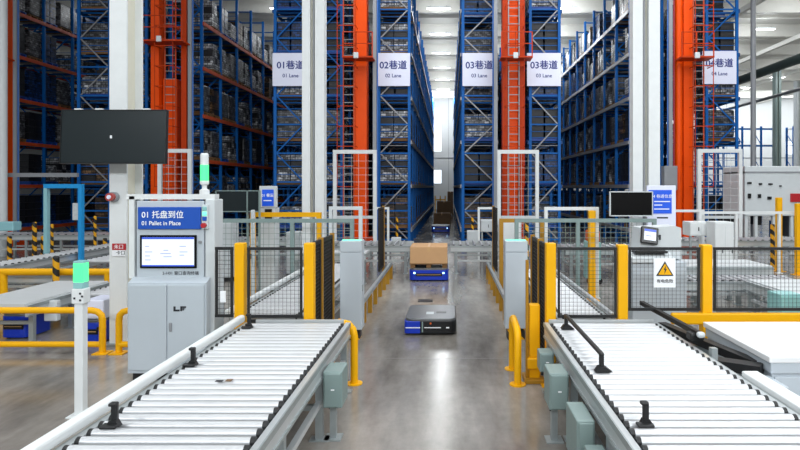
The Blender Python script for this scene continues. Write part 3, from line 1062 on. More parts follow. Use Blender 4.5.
# safety notice hung on the right mesh
r = thing('warning_sign', (2.6, 6.93, 1.2), 'white warning notice with a yellow lightning triangle on the mesh fence', 'sign')
MB().box(2.475, 2.735, 6.925, 6.935, 1.19, 1.54, 'letter_white').build('board', r)
MB().prism([(2.50, 1.33), (2.71, 1.33), (2.605, 1.505)], 'y', 6.919, 6.925, 'letter_dark').build('triangle_border', r)
MB().prism([(2.525, 1.345), (2.685, 1.345), (2.605, 1.478)], 'y', 6.915, 6.9195, 'safety_yellow').build('triangle', r)
MB().prism([(2.615, 1.455), (2.588, 1.405), (2.603, 1.405), (2.595, 1.355), (2.625, 1.415), (2.609, 1.415)], 'y', 6.911, 6.9155, 'letter_dark').build('lightning_bolt', r)
text('lettering', '有电危险', 0.05, (2.605, 6.921, 1.265), r, 'letter_dark')

# side fences running back along the aisle
def side_fence(x, ys, label, zt=1.72, mm='brown_mesh', pm='dull_yellow', z0=0.3):
    t = thing('mesh_fence', (x, (ys[0] + ys[-1]) / 2, 0), label, 'fence', GF)
    for y in ys[1:]:
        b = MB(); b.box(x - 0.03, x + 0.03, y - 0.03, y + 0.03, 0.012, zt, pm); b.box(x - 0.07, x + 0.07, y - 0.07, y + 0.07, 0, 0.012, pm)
        b.build('post', t)
    for a, b_ in zip(ys[:-1], ys[1:]):
        wire_panel(MB(), (x, a + 0.07), (x, b_ - 0.05), z0, zt - 0.02, 0.05, 0.011, mm, mm, 0.05).build('mesh_panel', t)
    return t


side_fence(-1.72, [7.02, 7.75, 8.5], 'brown mesh side fence behind the grey pedestal on the terminal side')
side_fence(-1.72, [14.1, 15.2], 'brown mesh fence at the crosswise conveyor on the terminal side', 1.9)
side_fence(1.2, [7.02, 7.55, 8.2], 'brown mesh side fence behind the grey pedestal on the desk side')
side_fence(1.2, [14.2, 15.4], 'brown mesh fence at the crosswise conveyor on the desk side', 1.9)


def kick_guards(x, y0, y1, n, label):
    t = thing('guard_rail', (x, (y0 + y1) / 2, 0), label, 'guard rail', 'low yellow guard rails')
    for k in range(n):
        y = y0 + (y1 - y0) * k / (n - 1)
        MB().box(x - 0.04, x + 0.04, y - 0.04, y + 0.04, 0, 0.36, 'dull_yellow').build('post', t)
    MB().box(x - 0.03, x + 0.03, y0, y1, 0.36, 0.44, 'galvanised').build('rail', t)


kick_guards(-1.5, 9.4, 15.0, 8, 'low grey rail on yellow posts along the terminal side of the aisle')
kick_guards(1.02, 9.6, 15.0, 8, 'low grey rail on yellow posts along the desk side of the aisle')


# grey portal frames with thin mesh behind the front fence
def portal(x0, x1, d, zt, label, m='machine_grey', cols=(), mesh=True, w=0.07):
    t = thing('mesh_fence', ((x0 + x1) / 2, d, 0), label, 'fence', 'portal fences behind the conveyors')
    for x in (x0, *cols, x1):
        MB().box(x - w / 2, x + w / 2, d - w / 2, d + w / 2, 0.012, zt - w, m).box(x - w, x + w, d - w, d + w, 0, 0.012, m).build('post', t)
    MB().box(x0 - w / 2, x1 + w / 2, d - w / 2, d + w / 2, zt - w, zt, m).build('top_rail', t)
    if mesh:
        xs = [x0, *cols, x1]
        for a, b_ in zip(xs[:-1], xs[1:]):
            wire_panel(MB(), (a + w / 2, d), (b_ - w / 2, d), 0.95, zt - w, 0.1, 0.006, 'machine_grey').build('mesh_panel', t)
    return t


portal(-4.2, -1.76, 10.5, 1.82, 'grey mesh portal fence between the pallet terminal and a light pedestal', cols=(-2.85,))
portal(-4.32, -2.86, 12.7, 1.84, 'yellow portal frame before the blue 01 kiosk', 'safety_yellow', mesh=False, w=0.1)
portal(-2.55, -1.9, 12.45, 1.98, 'pale portal frame between grooved column and brown side fence', 'pale_grey', mesh=False)
portal(1.29, 3.9, 10.9, 1.8, 'grey mesh portal fence between a light pedestal and the control desk', cols=(2.45,))
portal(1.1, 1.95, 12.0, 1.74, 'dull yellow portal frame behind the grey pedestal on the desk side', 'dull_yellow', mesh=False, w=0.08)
portal(2.1, 3.2, 12.4, 1.97, 'white portal frame ending at a bright yellow post near the monitor', 'white_paint', mesh=False)
tag(post(MB(), 3.04, 12.2, 1.9, 0.14).build('fence_post'), 'bright yellow post behind the mesh fence next to the small black monitor', 'post', 'single yellow posts')
portal(6.3, 7.3, 16.5, 1.75, 'short white railing frame at the foot of the 04 mast', 'white_paint', mesh=False)
portal(7.0, 10.2, 16.0, 1.72, 'long white railing frame below the 04 lane sign', 'white_paint', cols=(8.0, 9.2), mesh=False)
portal(-2.35, -1.95, 18.6, 1.75, 'small white portal at the foot of the 02 rack beside the aisle', 'white_paint', mesh=False)
portal(0.98, 1.52, 18.6, 1.75, 'small white portal at the foot of the 03 rack beside the aisle', 'white_paint', mesh=False)
for x, y, zt, lab in ((9.42, 16.4, 2.1, 'tall yellow post before the white machine housing'),
                      (9.55, 15.7, 1.95, 'yellow post at the picture edge by the white machine')):
    tag(post(MB(), x, y, zt, 0.14, 'safety_yellow').build('fence_post'), lab, 'post', 'single yellow posts')


# striped corner posts
def striped(x, y, h, label, r=0.09):
    b = MB(); b.lathe((x, y, 0), [(r * 1.6, 0), (r * 1.6, 0.02), (r, 0.03), (r, h - 0.03), (r * 0.7, h)], 'hazard', 14)
    tag(b.build('striped_bollard'), label, 'bollard', 'black and yellow striped bollards')


for px, py, d, lab in ((397, 216, 21.5, 'black and yellow striped post at the foot of the 02 rack'),
                       (472.5, 217, 21.5, 'black and yellow striped post at the foot of the 03 rack by the aisle'),
                       (34.5, 222, 17.0, 'tall striped post standing just outside the blue door frame'),
                       (52, 224, 18.5, 'slim striped post seen inside the blue door frame'),
                       (9.5, 236, 16.5, 'short striped post at the picture edge under the teal control box'),
                       (43, 236, 17.2, 'short fat striped post against the pale post of the blue door frame'),
                       (95, 216, 18.5, 'tall striped post between blue door frame and television column'),
                       (105, 238, 18.4, 'short striped post beside the television column'),
                       (56, 256, 11.3, 'yellow striped post on the guard rail below the blue door frame'),
                       (772.5, 224, 16.9, 'black and yellow striped post before the white machine housing'),
                       (527, 222, 13.2, 'slim striped post behind the grey pedestal on the desk side')):
    striped(X(px, d), d, Z(py, d), lab, 0.045 if px in (397, 472.5, 52, 527, 95) else 0.06)

# yellow hoop bollards by the pedestals
def hoop(pts, label):
    t = thing('hoop_bollard', (*pts[0][:2], 0), label, 'bollard', 'yellow hoop bollards')
    MB().tube(pts, 0.045, 'safety_yellow', 14).build('hoop', t)
    for p in (pts[0], pts[-1]):
        MB().lathe((p[0], p[1], 0), [(0.1, 0), (0.1, 0.012)], 'safety_yellow', 16).build('foot_plate', t)


hoop([(0.84, 6.98, 0.0), (0.84, 6.98, 0.56), (0.84, 7.01, 0.62), (0.84, 7.07, 0.66), (0.84, 7.45, 0.7), (0.84, 7.54, 0.67), (0.84, 7.58, 0.6), (0.84, 7.58, 0.0)],
     'yellow hoop bollard standing free before the grey pedestal on the desk side')
hoop([(-1.15, 7.02, 0.0), (-1.15, 7.02, 0.58), (-1.17, 7.03, 0.66), (-1.23, 7.05, 0.72), (-1.34, 7.06, 0.74), (-1.42, 7.07, 0.7), (-1.44, 7.07, 0.6), (-1.44, 7.07, 0.0)],
     'yellow hoop bollard at the corner of the conveyor on the terminal side')
# bright yellow pillar with base plate at the right conveyor corner
t = thing('corner_pillar', (1.06, 7.15, 0), 'stout yellow corner pillar with base plate near the small junction box', 'pillar')
MB().rbox(1.0, 1.13, 7.09, 7.21, 0.03, 0.95, 'safety_yellow', 0.015).build('pillar', t)
MB().rbox(0.97, 1.16, 7.04, 7.26, 0.16, 0.3, 'safety_yellow', 0.02).build('collar', t)
MB().rbox(0.93, 1.18, 6.99, 7.31, 0, 0.05, 'dull_yellow', 0.01).build('base_plate', t)
MB().tube([(0.97, 7.1, 0.05), (0.97, 7.1, 1.5)], 0.02, 'dull_yellow', 8).build('rod', t)


# grey pedestals with green light strips
def pedestal(x0, x1, y, zb, zt, label, stand):
    t = thing('control_pedestal', ((x0 + x1) / 2, y, 0), label, 'pedestal', 'grey light pedestals by the aisle')
    dp = 0.3
    MB().rbox(x0, x1, y, y + dp, zb, zt - 0.18, 'cabinet_grey', 0.01).build('body', t)
    MB().rbox(x0, x1, y, y + dp, zt - 0.175, zt, 'cabinet_grey', 0.01).build('lid', t)
    b = MB()
    for x in (x0 + 0.04, (x0 + x1) / 2 - 0.03, x1 - 0.1): b.box(x, x + 0.07, y + 0.03, y + 0.09, zt, zt + 0.012, 'green_strip')
    b.box(x0 + 0.02, x1 - 0.02, y + 0.1, y + 0.12, zt, zt + 0.014, 'green_strip')
    b.build('light_strip', t)
    MB().box(x0 + 0.04, x1 - 0.04, y + 0.04, y + dp - 0.04, 0, zb, stand).build('stand', t)
    MB().box(x1, x1 + 0.012, y + 0.05, y + 0.12, zb + 0.6, zb + 0.7, 'galvanised').build('latch', t)
    return t


pedestal(-1.7, -1.36, 9.0, 0.16, 1.555, 'pale grey light pedestal on the terminal side, behind the conveyor end', 'hazard')
pedestal(0.89, 1.24, 9.0, 0.18, 1.555, 'pale grey light pedestal on the desk side, behind the yellow hoop', 'hazard')

# ------------------------------------------------------------------ the pallet terminal on the left
KY = 7.1
kx0, kx1 = -3.96, -2.99
t = thing('pallet_terminal', (-3.47, KY + 0.25, 0), 'grey operator terminal with blue 01 sign, lit screen and double door cabinet', 'terminal')
b = MB()
b.prism([(KY, 0.1), (KY + 0.55, 0.1), (KY + 0.55, 1.27), (KY + 0.12, 1.27), (KY, 1.215)], 'x', kx0, kx1, 'cabinet_grey')
b.box(kx0 + 0.04, kx1 - 0.04, KY + 0.04, KY + 0.5, 0, 0.1, 'black_plastic')
b.build('cabinet', t)
xm = X(167.5, KY)
for a, b_, hx in ((kx0 + 0.02, xm - 0.005, None), (xm + 0.005, kx1 - 0.02, xm + 0.05)):
    dr = MB().rbox(a, b_, KY - 0.02, KY, 0.14, 1.195, 'cabinet_grey', 0.006).build('door', t)
    if hx:
        MB().rbox(hx - 0.018, hx + 0.018, KY - 0.035, KY - 0.019, 0.62, 0.73, 'conduit_grey', 0.008).build('handle', dr)
        # dark emblem: an L shape and a barred block
        lx, lz = X(180, KY), Z(308.5, KY)
        e = MB()
        e.box(lx - 0.07, lx - 0.045, KY - 0.024, KY - 0.02, lz - 0.03, lz + 0.03, 'letter_dark')
        e.box(lx - 0.07, lx + 0.005, KY - 0.025, KY - 0.0205, lz - 0.03, lz - 0.008, 'letter_dark')
        e.box(lx + 0.015, lx + 0.085, KY - 0.024, KY - 0.02, lz + 0.012, lz + 0.032, 'letter_dark')
        e.box(lx + 0.015, lx + 0.035, KY - 0.0245, KY - 0.0205, lz - 0.028, lz + 0.014, 'letter_dark')
        e.box(lx + 0.042, lx + 0.055, KY - 0.024, KY - 0.02, lz - 0.022, lz + 0.008, 'letter_dark')
        e.box(lx + 0.03, lx + 0.075, KY - 0.0235, KY - 0.0205, lz - 0.006, lz + 0.004, 'letter_dark')
        e.build('emblem', dr)
# upper panel
py = KY + 0.12
ux0, ux1 = X(136.5, py), X(204, py)
uz0, uz1 = Z(279, py), Z(201, py)
MB().rbox(ux0, ux1, py, py + 0.2, uz0, uz1, 'cabinet_grey', 0.01).build('head_panel', t)
b = MB()
b.box(X(128, py), X(133.5, py), py + 0.02, py + 0.16, 1.25, uz1 + 0.06, 'white_paint')
b.box(X(125, py), X(214, py), py + 0.02, py + 0.16, uz1 + 0.02, uz1 + 0.085, 'white_paint')
b.build('frame', t)
b = MB(); b.rbox(X(205, py), X(214.5, py), py + 0.0, py + 0.28, 0.02, uz1 + 0.02, 'pale_grey', 0.012); b.build('side_post', t)
sx0, sx1, sz0, sz1 = X(139, py), X(201.5, py), Z(229, py), Z(207, py)
sg = MB().rbox(sx0, sx1, py - 0.03, py, sz0, sz1, 'sign_blue', 0.005).build('sign_panel', t)
text('lettering', '01 托盘到位', 0.1, (sx0 + 0.05, py - 0.034, Z(215, py)), sg, 'letter_white', 'LEFT', fat=0.0012)
text('lettering', '01 Pallet in Place', 0.072, (sx0 + 0.05, py - 0.034, Z(223.2, py)), sg, 'letter_white', 'LEFT', fat=0.0012)
qx0, qx1, qz0, qz1 = X(140.8, py), X(197, py), Z(268, py), Z(235, py)
mo = MB().rbox(qx0, qx1, py - 0.025, py, qz0, qz1, 'screen_black', 0.006).build('monitor', t)
MB().box(qx0 + 0.03, qx1 - 0.025, py - 0.029, py - 0.025, qz0 + 0.025, qz1 - 0.025, 'screen_on').build('display', mo)
b = MB()
b.box(qx0 + 0.03, qx1 - 0.025, py - 0.032, py - 0.029, qz1 - 0.05, qz1 - 0.025, 'screen_bar')
b.box(qx0 + 0.03, qx1 - 0.025, py - 0.032, py - 0.029, qz0 + 0.025, qz0 + 0.042, 'screen_bar')
b.build('menu_bar', mo)
b = MB()
for u, v, w in ((0.07, 0.27, 0.05), (0.07, 0.2, 0.09), (0.07, 0.15, 0.06), (0.07, 0.1, 0.07), (0.3, 0.22, 0.06), (0.26, 0.18, 0.13), (0.3, 0.14, 0.1), (0.5, 0.2, 0.1), (0.5, 0.16, 0.06), (0.5, 0.27, 0.08)):
    b.box(qx0 + u, qx0 + u + w, py - 0.0315, py - 0.029, qz0 + v, qz0 + v + 0.01, 'screen_text')
b.build('screen_rows', mo)
text('lettering', '2-H01 窗口查询终端', 0.052, (X(199, py), py - 0.003, Z(273.3, py)), t, 'letter_dark', 'RIGHT', 0.0)
MB().box(ux0 + 0.02, ux1 - 0.02, py + 0.01, py + 0.12, uz0 - 0.02, uz0, 'black_plastic').build('cable_slot', t)
# push buttons on the side post
bs = MB().rbox(X(203.4, py), X(209, py), py - 0.045, py, Z(229, py), Z(204.5, py), 'pale_grey', 0.006).build('button_box', t)
for yy, m in ((208.5, 'teal_plastic'), (213.5, 'green_strip'), (218.5, 'sign_blue')):
    MB().rbox(X(204, py), X(208.4, py), py - 0.06, py - 0.044, Z(yy + 2, py), Z(yy - 2, py), m, 0.006).build('push_button', bs)
e = MB(); e.tube([(X(206, py), py - 0.05, Z(225, py)), (X(206, py), py - 0.085, Z(225, py))], 0.032, 'red_paint', 16); e.build('emergency_stop', bs)
MB().tube([(X(200.5, py), py - 0.03, Z(242, py)), (X(200.5, py), py, Z(242, py))], 0.018, 'conduit_grey', 12).build('key_switch', t)
# signal tower on top of the terminal
t = thing('signal_tower', (X(204.5, 7.3), 7.3, uz1 + 0.085), 'slim signal tower glowing green on top of the pallet terminal', 'signal light')
tx, tz = X(204.5, 7.3), uz1 + 0.085
MB().lathe((tx, 7.3, tz), [(0.06, 0), (0.06, 0.05), (0.03, 0.07), (0.03, 0.11), (0.055, 0.13), (0.055, 0.17)], 'white_paint', 18).build('base', t)
MB().lathe((tx, 7.3, tz + 0.17), [(0.05, 0), (0.05, 0.2)], 'green_lamp', 20).build('green_lens', t)
MB().lathe((tx, 7.3, tz + 0.37), [(0.05, 0), (0.05, 0.13), (0.04, 0.15)], 'white_paint', 20).build('cap', t)

# fittings on the television column
t = thing('television', (-4.85, 8.4, 2.75), 'large dark flat television mounted high on the white column', 'television')
d = 8.35
a0, a1, z0, z1 = X(62, d), X(166, d), Z(163, d), Z(110.5, d)
tilt = Matrix.Translation((0, d, z1)) @ Matrix.Rotation(math.radians(-3), 4, 'X') @ Matrix.Translation((0, -d, -z1))
MB().rbox(a0, a1, d, d + 0.06, z0, z1, 'screen_off', 0.008, 2, tilt).build('screen', t)
b = MB()
for u, w_, zz, h_ in ((a0 - 0.008, a1 + 0.008, z1, 0.012), (a0 - 0.008, a1 + 0.008, z0 - 0.012, 0.012)):
    b.box(u, w_, d - 0.008, d + 0.07, zz, zz + h_, 'black_plastic', tilt)
for u in (a0 - 0.008, a1): b.box(u, u + 0.008, d - 0.008, d + 0.07, z0, z1, 'black_plastic', tilt)
b.build('bezel', t)
b = MB()
for u in (0.12, 0.32, 0.55, 0.78): b.box(a0 + 1.5 * u, a0 + 1.5 * u + 0.1, d - 0.004, d + 0.05, z1 + 0.012, z1 + 0.03, 'white_paint')
b.box(X(112, d) - 0.012, X(112, d) + 0.012, d - 0.03, d - 0.0, Z(138.5, d), Z(135.5, d), 'letter_white')  # small white dot on the screen face
b.build('clips_and_dot', t)
MB().box(-5.08, -4.92, d + 0.06, 8.7, z0 + 0.2, z1 - 0.2, 'black_plastic').build('wall_bracket', t)
t = thing('alarm_bell', (X(111, 8.6), 8.6, Z(201, 8.6)), 'round red alarm beacon on the front of the television column', 'alarm')
b = MB(); b.tube([(X(111, 8.6), 8.7, Z(197, 8.6)), (X(111, 8.6), 8.62, Z(197, 8.6))], 0.075, 'conduit_grey', 20); b.build('base', t)
b = MB(); b.tube([(X(111, 8.6), 8.62, Z(197, 8.6)), (X(111, 8.6), 8.58, Z(197, 8.6)), (X(111, 8.6), 8.55, Z(197, 8.6))], 0.06, 'red_dome', 20); b.build('dome', t)
MB().tube([(X(111, 8.6), 8.55, Z(197, 8.6)), (X(111, 8.6), 8.535, Z(197, 8.6))], 0.03, 'sign_white', 16).build('centre', t)
t = thing('notice', (-5.0, 8.69, 1.35), 'small red and white notice on the television column', 'notice')
d = 8.69
MB().box(X(112.5, d), X(126, d), d - 0.012, d, Z(250, d), Z(243.5, d), 'red_paint').build('red_panel', t)
MB().box(X(112.5, d), X(125.5, d), d - 0.01, d, Z(256, d), Z(250, d), 'letter_white').build('white_panel', t)
text('lettering', '未口', 0.075, (X(119.2, d), d - 0.014, Z(246.9, d)), t, 'letter_white')
text('lettering', '卡口', 0.07, (X(121, d), d - 0.012, Z(253, d)), t, 'letter_dark')

# free-standing green light post
t = thing('light_post', (X(81, 6.05), 6.05, 0), 'white free standing post with a bright green light on top', 'signal post')
d = 6.05
px_ = X(81, d)
MB().rbox(px_ - 0.045, px_ + 0.045, d - 0.045, d + 0.045, 0.012, Z(303, d), 'white_paint', 0.008).box(px_ - 0.1, px_ + 0.1, d - 0.1, d + 0.1, 0, 0.012, 'white_paint').build('pole', t)
MB().rbox(px_ - 0.065, px_ + 0.065, d - 0.06, d + 0.06, Z(303, d), Z(288, d), 'white_paint', 0.01).build('bracket', t)
b = MB()
for u, v in ((0.03, 0.03), (0.03, 0.1), (-0.03, 0.05), (0.05, 0.07)):
    b.box(px_ + u - 0.01, px_ + u + 0.01, d - 0.064, d - 0.06, Z(303, d) + v, Z(303, d) + v + 0.02, 'letter_dark')
b.build('holes', t)
MB().rbox(px_ - 0.052, px_ + 0.052, d - 0.052, d + 0.052, Z(288, d), Z(281.5, d), 'teal_plastic', 0.006).build('light_base', t)
MB().rbox(px_ - 0.052, px_ + 0.052, d - 0.052, d + 0.052, Z(281.5, d), Z(263, d), 'green_lamp', 0.006).build('green_lens', t)
MB().rbox(px_ - 0.052, px_ + 0.052, d - 0.052, d + 0.052, Z(263, d), Z(260.5, d), 'teal_plastic', 0.004).build('cap', t)

# ------------------------------------------------------------------ yellow guard rails on the left
GR = 'yellow tubular guard rails'


def guard(pts, low, label, posts, r=0.046):
    t = thing('guard_rail', (pts[0][0], pts[0][1], 0), label, 'guard rail', GR)
    MB().tube(pts, r, 'safety_yellow', 14).build('rail', t)
    if low: MB().tube(low, r * 0.9, 'safety_yellow', 14).build('lower_rail', t)
    for p in posts:
        MB().tube([(p[0], p[1], 0), (p[0], p[1], p[2])], r, 'safety_yellow', 14).build('post', t)
    for p in posts + [pts[-1]]:
        if len(p) > 2:
            MB().box(p[0] - 0.1, p[0] + 0.1, p[1] - 0.1, p[1] + 0.1, 0, 0.015, 'safety_yellow').build('foot_plate', t)


d = 8.3
xe = X(102.5, d)
guard([(-7.6, d, 0.62), (xe - 0.16, d, 0.62), (xe - 0.07, d, 0.6), (xe - 0.015, d, 0.55), (xe, d, 0.47), (xe, d, 0)],
      [(-7.6, d, 0.13), (xe, d, 0.13)], 'long yellow guard rail ending on the floor before the television column', [(-7.4, d, 0.6)])
xb = X(119, d)
guard([(-4.3, d, 0.62), (xb + 0.14, d, 0.62), (xb + 0.06, d, 0.6), (xb + 0.012, d, 0.55), (xb, d, 0.47), (xb, d, 0)],
      [(-4.3, d, 0.13), (xb, d, 0.13)], 'short yellow guard rail between television column and grey cabinet', [(-4.3, d, 0.6)])
d = 11.5
guard([(-9.6, d, 0.7), (X(114, d), d, 0.7)], None, 'single yellow rail behind the green light post, beyond the white belt conveyor', [(-8.9, d, 0.68), (X(108, d), d, 0.68)], 0.07)

# blue door frame among the conveyors
t = thing('door_frame', (-10.0, 15.0, 0), 'free standing bright blue door frame among the conveyors', 'door frame')
d = 15.0
MB().box(X(45, d), X(48.5, d), d - 0.06, d + 0.06, 0, Z(184, d) - 0.11, 'pale_cyan').build('post', t)
MB().box(X(79.5, d), X(83, d), d - 0.06, d + 0.06, 0, Z(184, d) - 0.11, 'cyan_paint').build('post', t)
MB().box(X(45, d), X(83, d), d - 0.06, d + 0.06, Z(184, d) - 0.11, Z(184, d), 'cyan_paint').build('lintel', t)
tag(MB().box(X(73, 15), X(79.5, 15), 14.98, 15.0, Z(220, 15), Z(203, 15), 'load_film').build('notice_sheet'), 'pale notice sheet hanging on the post of the blue door frame', 'notice')
tag(MB().box(-17, X(78, 20.4), 20.35, 20.45, Z(177, 20.4), Z(173, 20.4), 'conduit_grey').build('cross_bar'), 'grey bar crossing before the dark racks above the blue door frame', 'bar')
tag(MB().rbox(X(-4, 14.5), X(13, 14.5), 14.5, 14.8, Z(231, 14.5), Z(222, 14.5), 'pale_cyan', 0.02).build('control_box'), 'pale teal control box at the picture edge beside the striped posts', 'control box')
tag(MB().tube([(X(2, 20), 20.0, 0), (X(2, 20), 20.0, CEIL)], 0.16, 'pale_grey', 16).build('downpipe'), 'thick pale grey upright pipe at the picture edge beside the orange mast', 'pipe')


# ------------------------------------------------------------------ mobile robots and their cartons
def robot(x, y, w, l, h, label, split=False, rot=0.0, lights=True):
    t = thing('mobile_robot', (x, y, 0), label, 'mobile robot', 'blue floor robots')

    def slab(x0, x1, z0, z1, m, r=0.12, y0=-l / 2, y1=l / 2):
        bm = bmesh.new()
        bmesh.ops.create_cube(bm, size=1)
        for v in bm.verts: v.co = Vector(((x0 + x1) / 2 + v.co.x * (x1 - x0), (y0 + y1) / 2 + v.co.y * (y1 - y0), (z0 + z1) / 2 + v.co.z * (z1 - z0)))
        es = [e for e in bm.edges if abs(e.verts[0].co.z - e.verts[1].co.z) > 0.01]
        bmesh.ops.bevel(bm, geom=es, offset=r, segments=5, affect='EDGES', profile=0.5)
        es = [e for e in bm.edges if abs(e.verts[0].co.z - e.verts[1].co.z) < 1e-4 and e.verts[0].co.z > z1 - 1e-3]
        bmesh.ops.bevel(bm, geom=es, offset=0.012, segments=2, affect='EDGES', profile=0.5)
        bm.verts.index_update()
        b = MB(); b.add([v.co.copy() for v in bm.verts], [[v.index for v in f.verts] for f in bm.faces], m)
        bm.free()
        return b
    slab(-w / 2, w / 2, 0.03, h - 0.035, 'amr_black' if split else 'amr_blue').build('body', t, True)
    if split:
        sh = slab(-w / 2 - 0.004, -w * 0.17, 0.035, h - 0.04, 'amr_blue', 0.05, -l / 2 - 0.006, l / 2 + 0.006)
        sh.build('blue_shell', t, True)
        MB().box(-w * 0.17, -w * 0.145, -l / 2 - 0.007, -l / 2 + 0.03, 0.05, h - 0.05, 'machine_grey').build('corner_trim', t, True)
    slab(-w / 2 + 0.01, w / 2 - 0.01, h - 0.035, h, 'amr_top', 0.13).build('lift_plate', t, True)
    b = MB()
    if split:
        b.box(-w * 0.48, -w * 0.2, -l / 2 - 0.011, -l / 2, h * 0.44, h * 0.49, 'letter_white')
        b.box(-w * 0.12, w * 0.2, -l / 2 - 0.008, -l / 2, h * 0.44, h * 0.49, 'letter_white')
        b.box(w * 0.3, w * 0.36, -l / 2 - 0.008, -l / 2, h * 0.43, h * 0.5, 'letter_white')
        b.build('front_stripe', t, True)
        MB().tube([(0, -l / 2 - 0.012, h * 0.72), (0, -l / 2 + 0.01, h * 0.72)], 0.016, 'orange_plastic', 12).build('button', t, True)
        MB().box(-w * 0.1, w * 0.05, -l * 0.2, -l * 0.05, h, h + 0.006, 'pale_grey').box(w * 0.1, w * 0.3, -l * 0.12, 0, h, h + 0.005, 'amr_black').build('top_covers', t, True)
    else:
        b.box(-w * 0.34, w * 0.34, -l / 2 - 0.008, -l / 2 + 0.02, h * 0.4, h * 0.62, 'amr_black')
        b.build('sensor_slot', t, True)
        for s in (-0.37, 0.37): MB().rbox(w * s - 0.025, w * s + 0.025, -l / 2 - 0.012, -l / 2 + 0.02, h * 0.58, h * 0.72, 'amr_light' if lights else 'amr_black', 0.01).build('headlight', t, True)
        b = MB(); b.box(-w * 0.3, w * 0.3, -l / 2 - 0.012, -l / 2, h * 0.5, h * 0.53, 'carton_tape'); b.build('front_stripe', t, True)
    b = MB()
    for sx in (-0.3, 0.3):
        for sy in (-0.35, 0.35):
            MB().tube([(w * sx - 0.02, l * sy, 0.04), (w * sx + 0.02, l * sy, 0.04)], 0.04, 'rubber', 14).build('wheel', t, True)
    t.rotation_euler.z = rot
    return t


robot(-0.29, 9.85, 0.84, 1.1, 0.27, 'low blue and black robot alone on the open floor of the aisle', True)
robot(-0.5, 15.25, 1.0, 1.2, 0.32, 'blue robot with two white lights carrying the big carton')


def carton(x0, x1, y0, y1, z0, z1, label, m='carton', pal=True):
    t = thing('carton', ((x0 + x1) / 2, (y0 + y1) / 2, z0), label, 'carton', 'cartons in the aisle')
    if pal:
        b = MB()
        for x in (x0 + 0.02, (x0 + x1) / 2 - 0.06, x1 - 0.14): b.box(x, x + 0.12, y0 + 0.02, y1 - 0.02, z0, z0 + 0.09, 'pallet_wood')
        b.box(x0, x1, y0, y1, z0 + 0.09, z0 + 0.11, 'pallet_wood')
        b.build('pallet', t)
        z0 += 0.11
    MB().rbox(x0 + 0.01, x1 - 0.01, y0 + 0.01, y1 - 0.01, z0, z1, m, 0.012).build('box', t)
    xm = (x0 + x1) / 2
    MB().box(xm - 0.03, xm + 0.03, y0 + 0.006, y0 + 0.01, z1 - 0.12, z1, 'carton_tape').box(xm - 0.03, xm + 0.03, y0 + 0.01, y1 - 0.01, z1, z1 + 0.002, 'carton_tape').build('tape', t)


carton(-1.0, -0.02, 14.75, 15.85, 0.322, 0.86, 'big plain brown carton riding on the blue robot')
robot(-0.42, 31.0, 0.95, 1.2, 0.35, 'small blue robot parked deeper in the central aisle')
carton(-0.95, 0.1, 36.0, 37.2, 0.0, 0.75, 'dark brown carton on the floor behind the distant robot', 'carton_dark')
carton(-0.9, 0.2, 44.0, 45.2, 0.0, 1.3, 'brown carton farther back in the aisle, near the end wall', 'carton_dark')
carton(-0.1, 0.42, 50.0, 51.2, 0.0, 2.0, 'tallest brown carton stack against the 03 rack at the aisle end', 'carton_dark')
t = thing('barrier', (-1.0, 52, 0), 'small yellow barrier at the far end of the aisle', 'barrier')
for x in (-1.2, -0.75, -0.3): MB().box(x - 0.05, x + 0.05, 51.95, 52.05, 0, 1.6, 'safety_yellow').build('post', t)
MB().box(-1.2, -0.3, 51.96, 52.04, 1.2, 1.3, 'safety_yellow').build('rail', t)
tag(MB().rbox(0.68, 1.1, 21.0, 21.4, 0.0, 0.8, 'pale_grey', 0.02).build('control_box'), 'pale grey box at the foot of the 03 rack beside the aisle', 'control box')
tag(MB().rbox(-2.1, -1.75, 21.0, 21.3, 0.0, 0.55, 'pale_grey', 0.02).build('control_box'), 'small pale box at the foot of the 02 rack by the striped post', 'control box')

# blue robots under the left conveyors
t = robot(X(100, 9.1), 9.1, 0.42, 0.6, 0.36, 'small blue robot carrying a white bin beside the television column', lights=False)
tag(MB().rbox(X(93, 9.1) , X(113, 9.1), 8.85, 9.3, 0.362, 0.66, 'sign_white', 0.02).build('white_bin'), 'white bin sitting on the small blue robot by the television column', 'bin')
robot(-6.85, 9.35, 0.45, 0.6, 0.4, 'blue robot standing under the white topped belt conveyor', lights=False)
tag(MB().rbox(X(48, 9.3) , X(61, 9.3), 9.2, 9.3, 0.25, 0.58, 'pale_grey', 0.015).build('control_box'), 'pale control box under the conveyors behind the yellow rail', 'control box')



def cabinet(name, x0, x1, y0, y1, z0, z1, m, label, cat):
    t = thing(name, ((x0 + x1) / 2, (y0 + y1) / 2, 0), label, cat)
    MB().rbox(x0, x1, y0, y1, max(z0, 0.1), z1, m, 0.012).build('body', t)
    n = 2 if (x1 - x0) > 0.45 else 1
    for k in range(n):
        a = x0 + (x1 - x0) * k / n + 0.015; b_ = x0 + (x1 - x0) * (k + 1) / n - 0.015
        dr = MB().rbox(a, b_, y0 - 0.014, y0 + 0.002, max(z0, 0.1) + 0.03, z1 - 0.03, m, 0.005).build('door', t)
        MB().box(b_ - 0.05, b_ - 0.03, y0 - 0.03, y0 - 0.014, (z0 + z1) / 2 - 0.05, (z0 + z1) / 2 + 0.05, 'letter_dark').build('handle', dr)
    if z0 > 0.15:
        for a in (x0 + 0.04, x1 - 0.04):
            MB().box(a - 0.025, a + 0.025, y0 + 0.04, y0 + 0.09, 0, z0, 'galvanised').build('leg', t)
    else:
        MB().box(x0 + 0.02, x1 - 0.02, y0 + 0.03, y1 - 0.02, 0, 0.1, 'black_plastic').build('plinth', t)
    return t


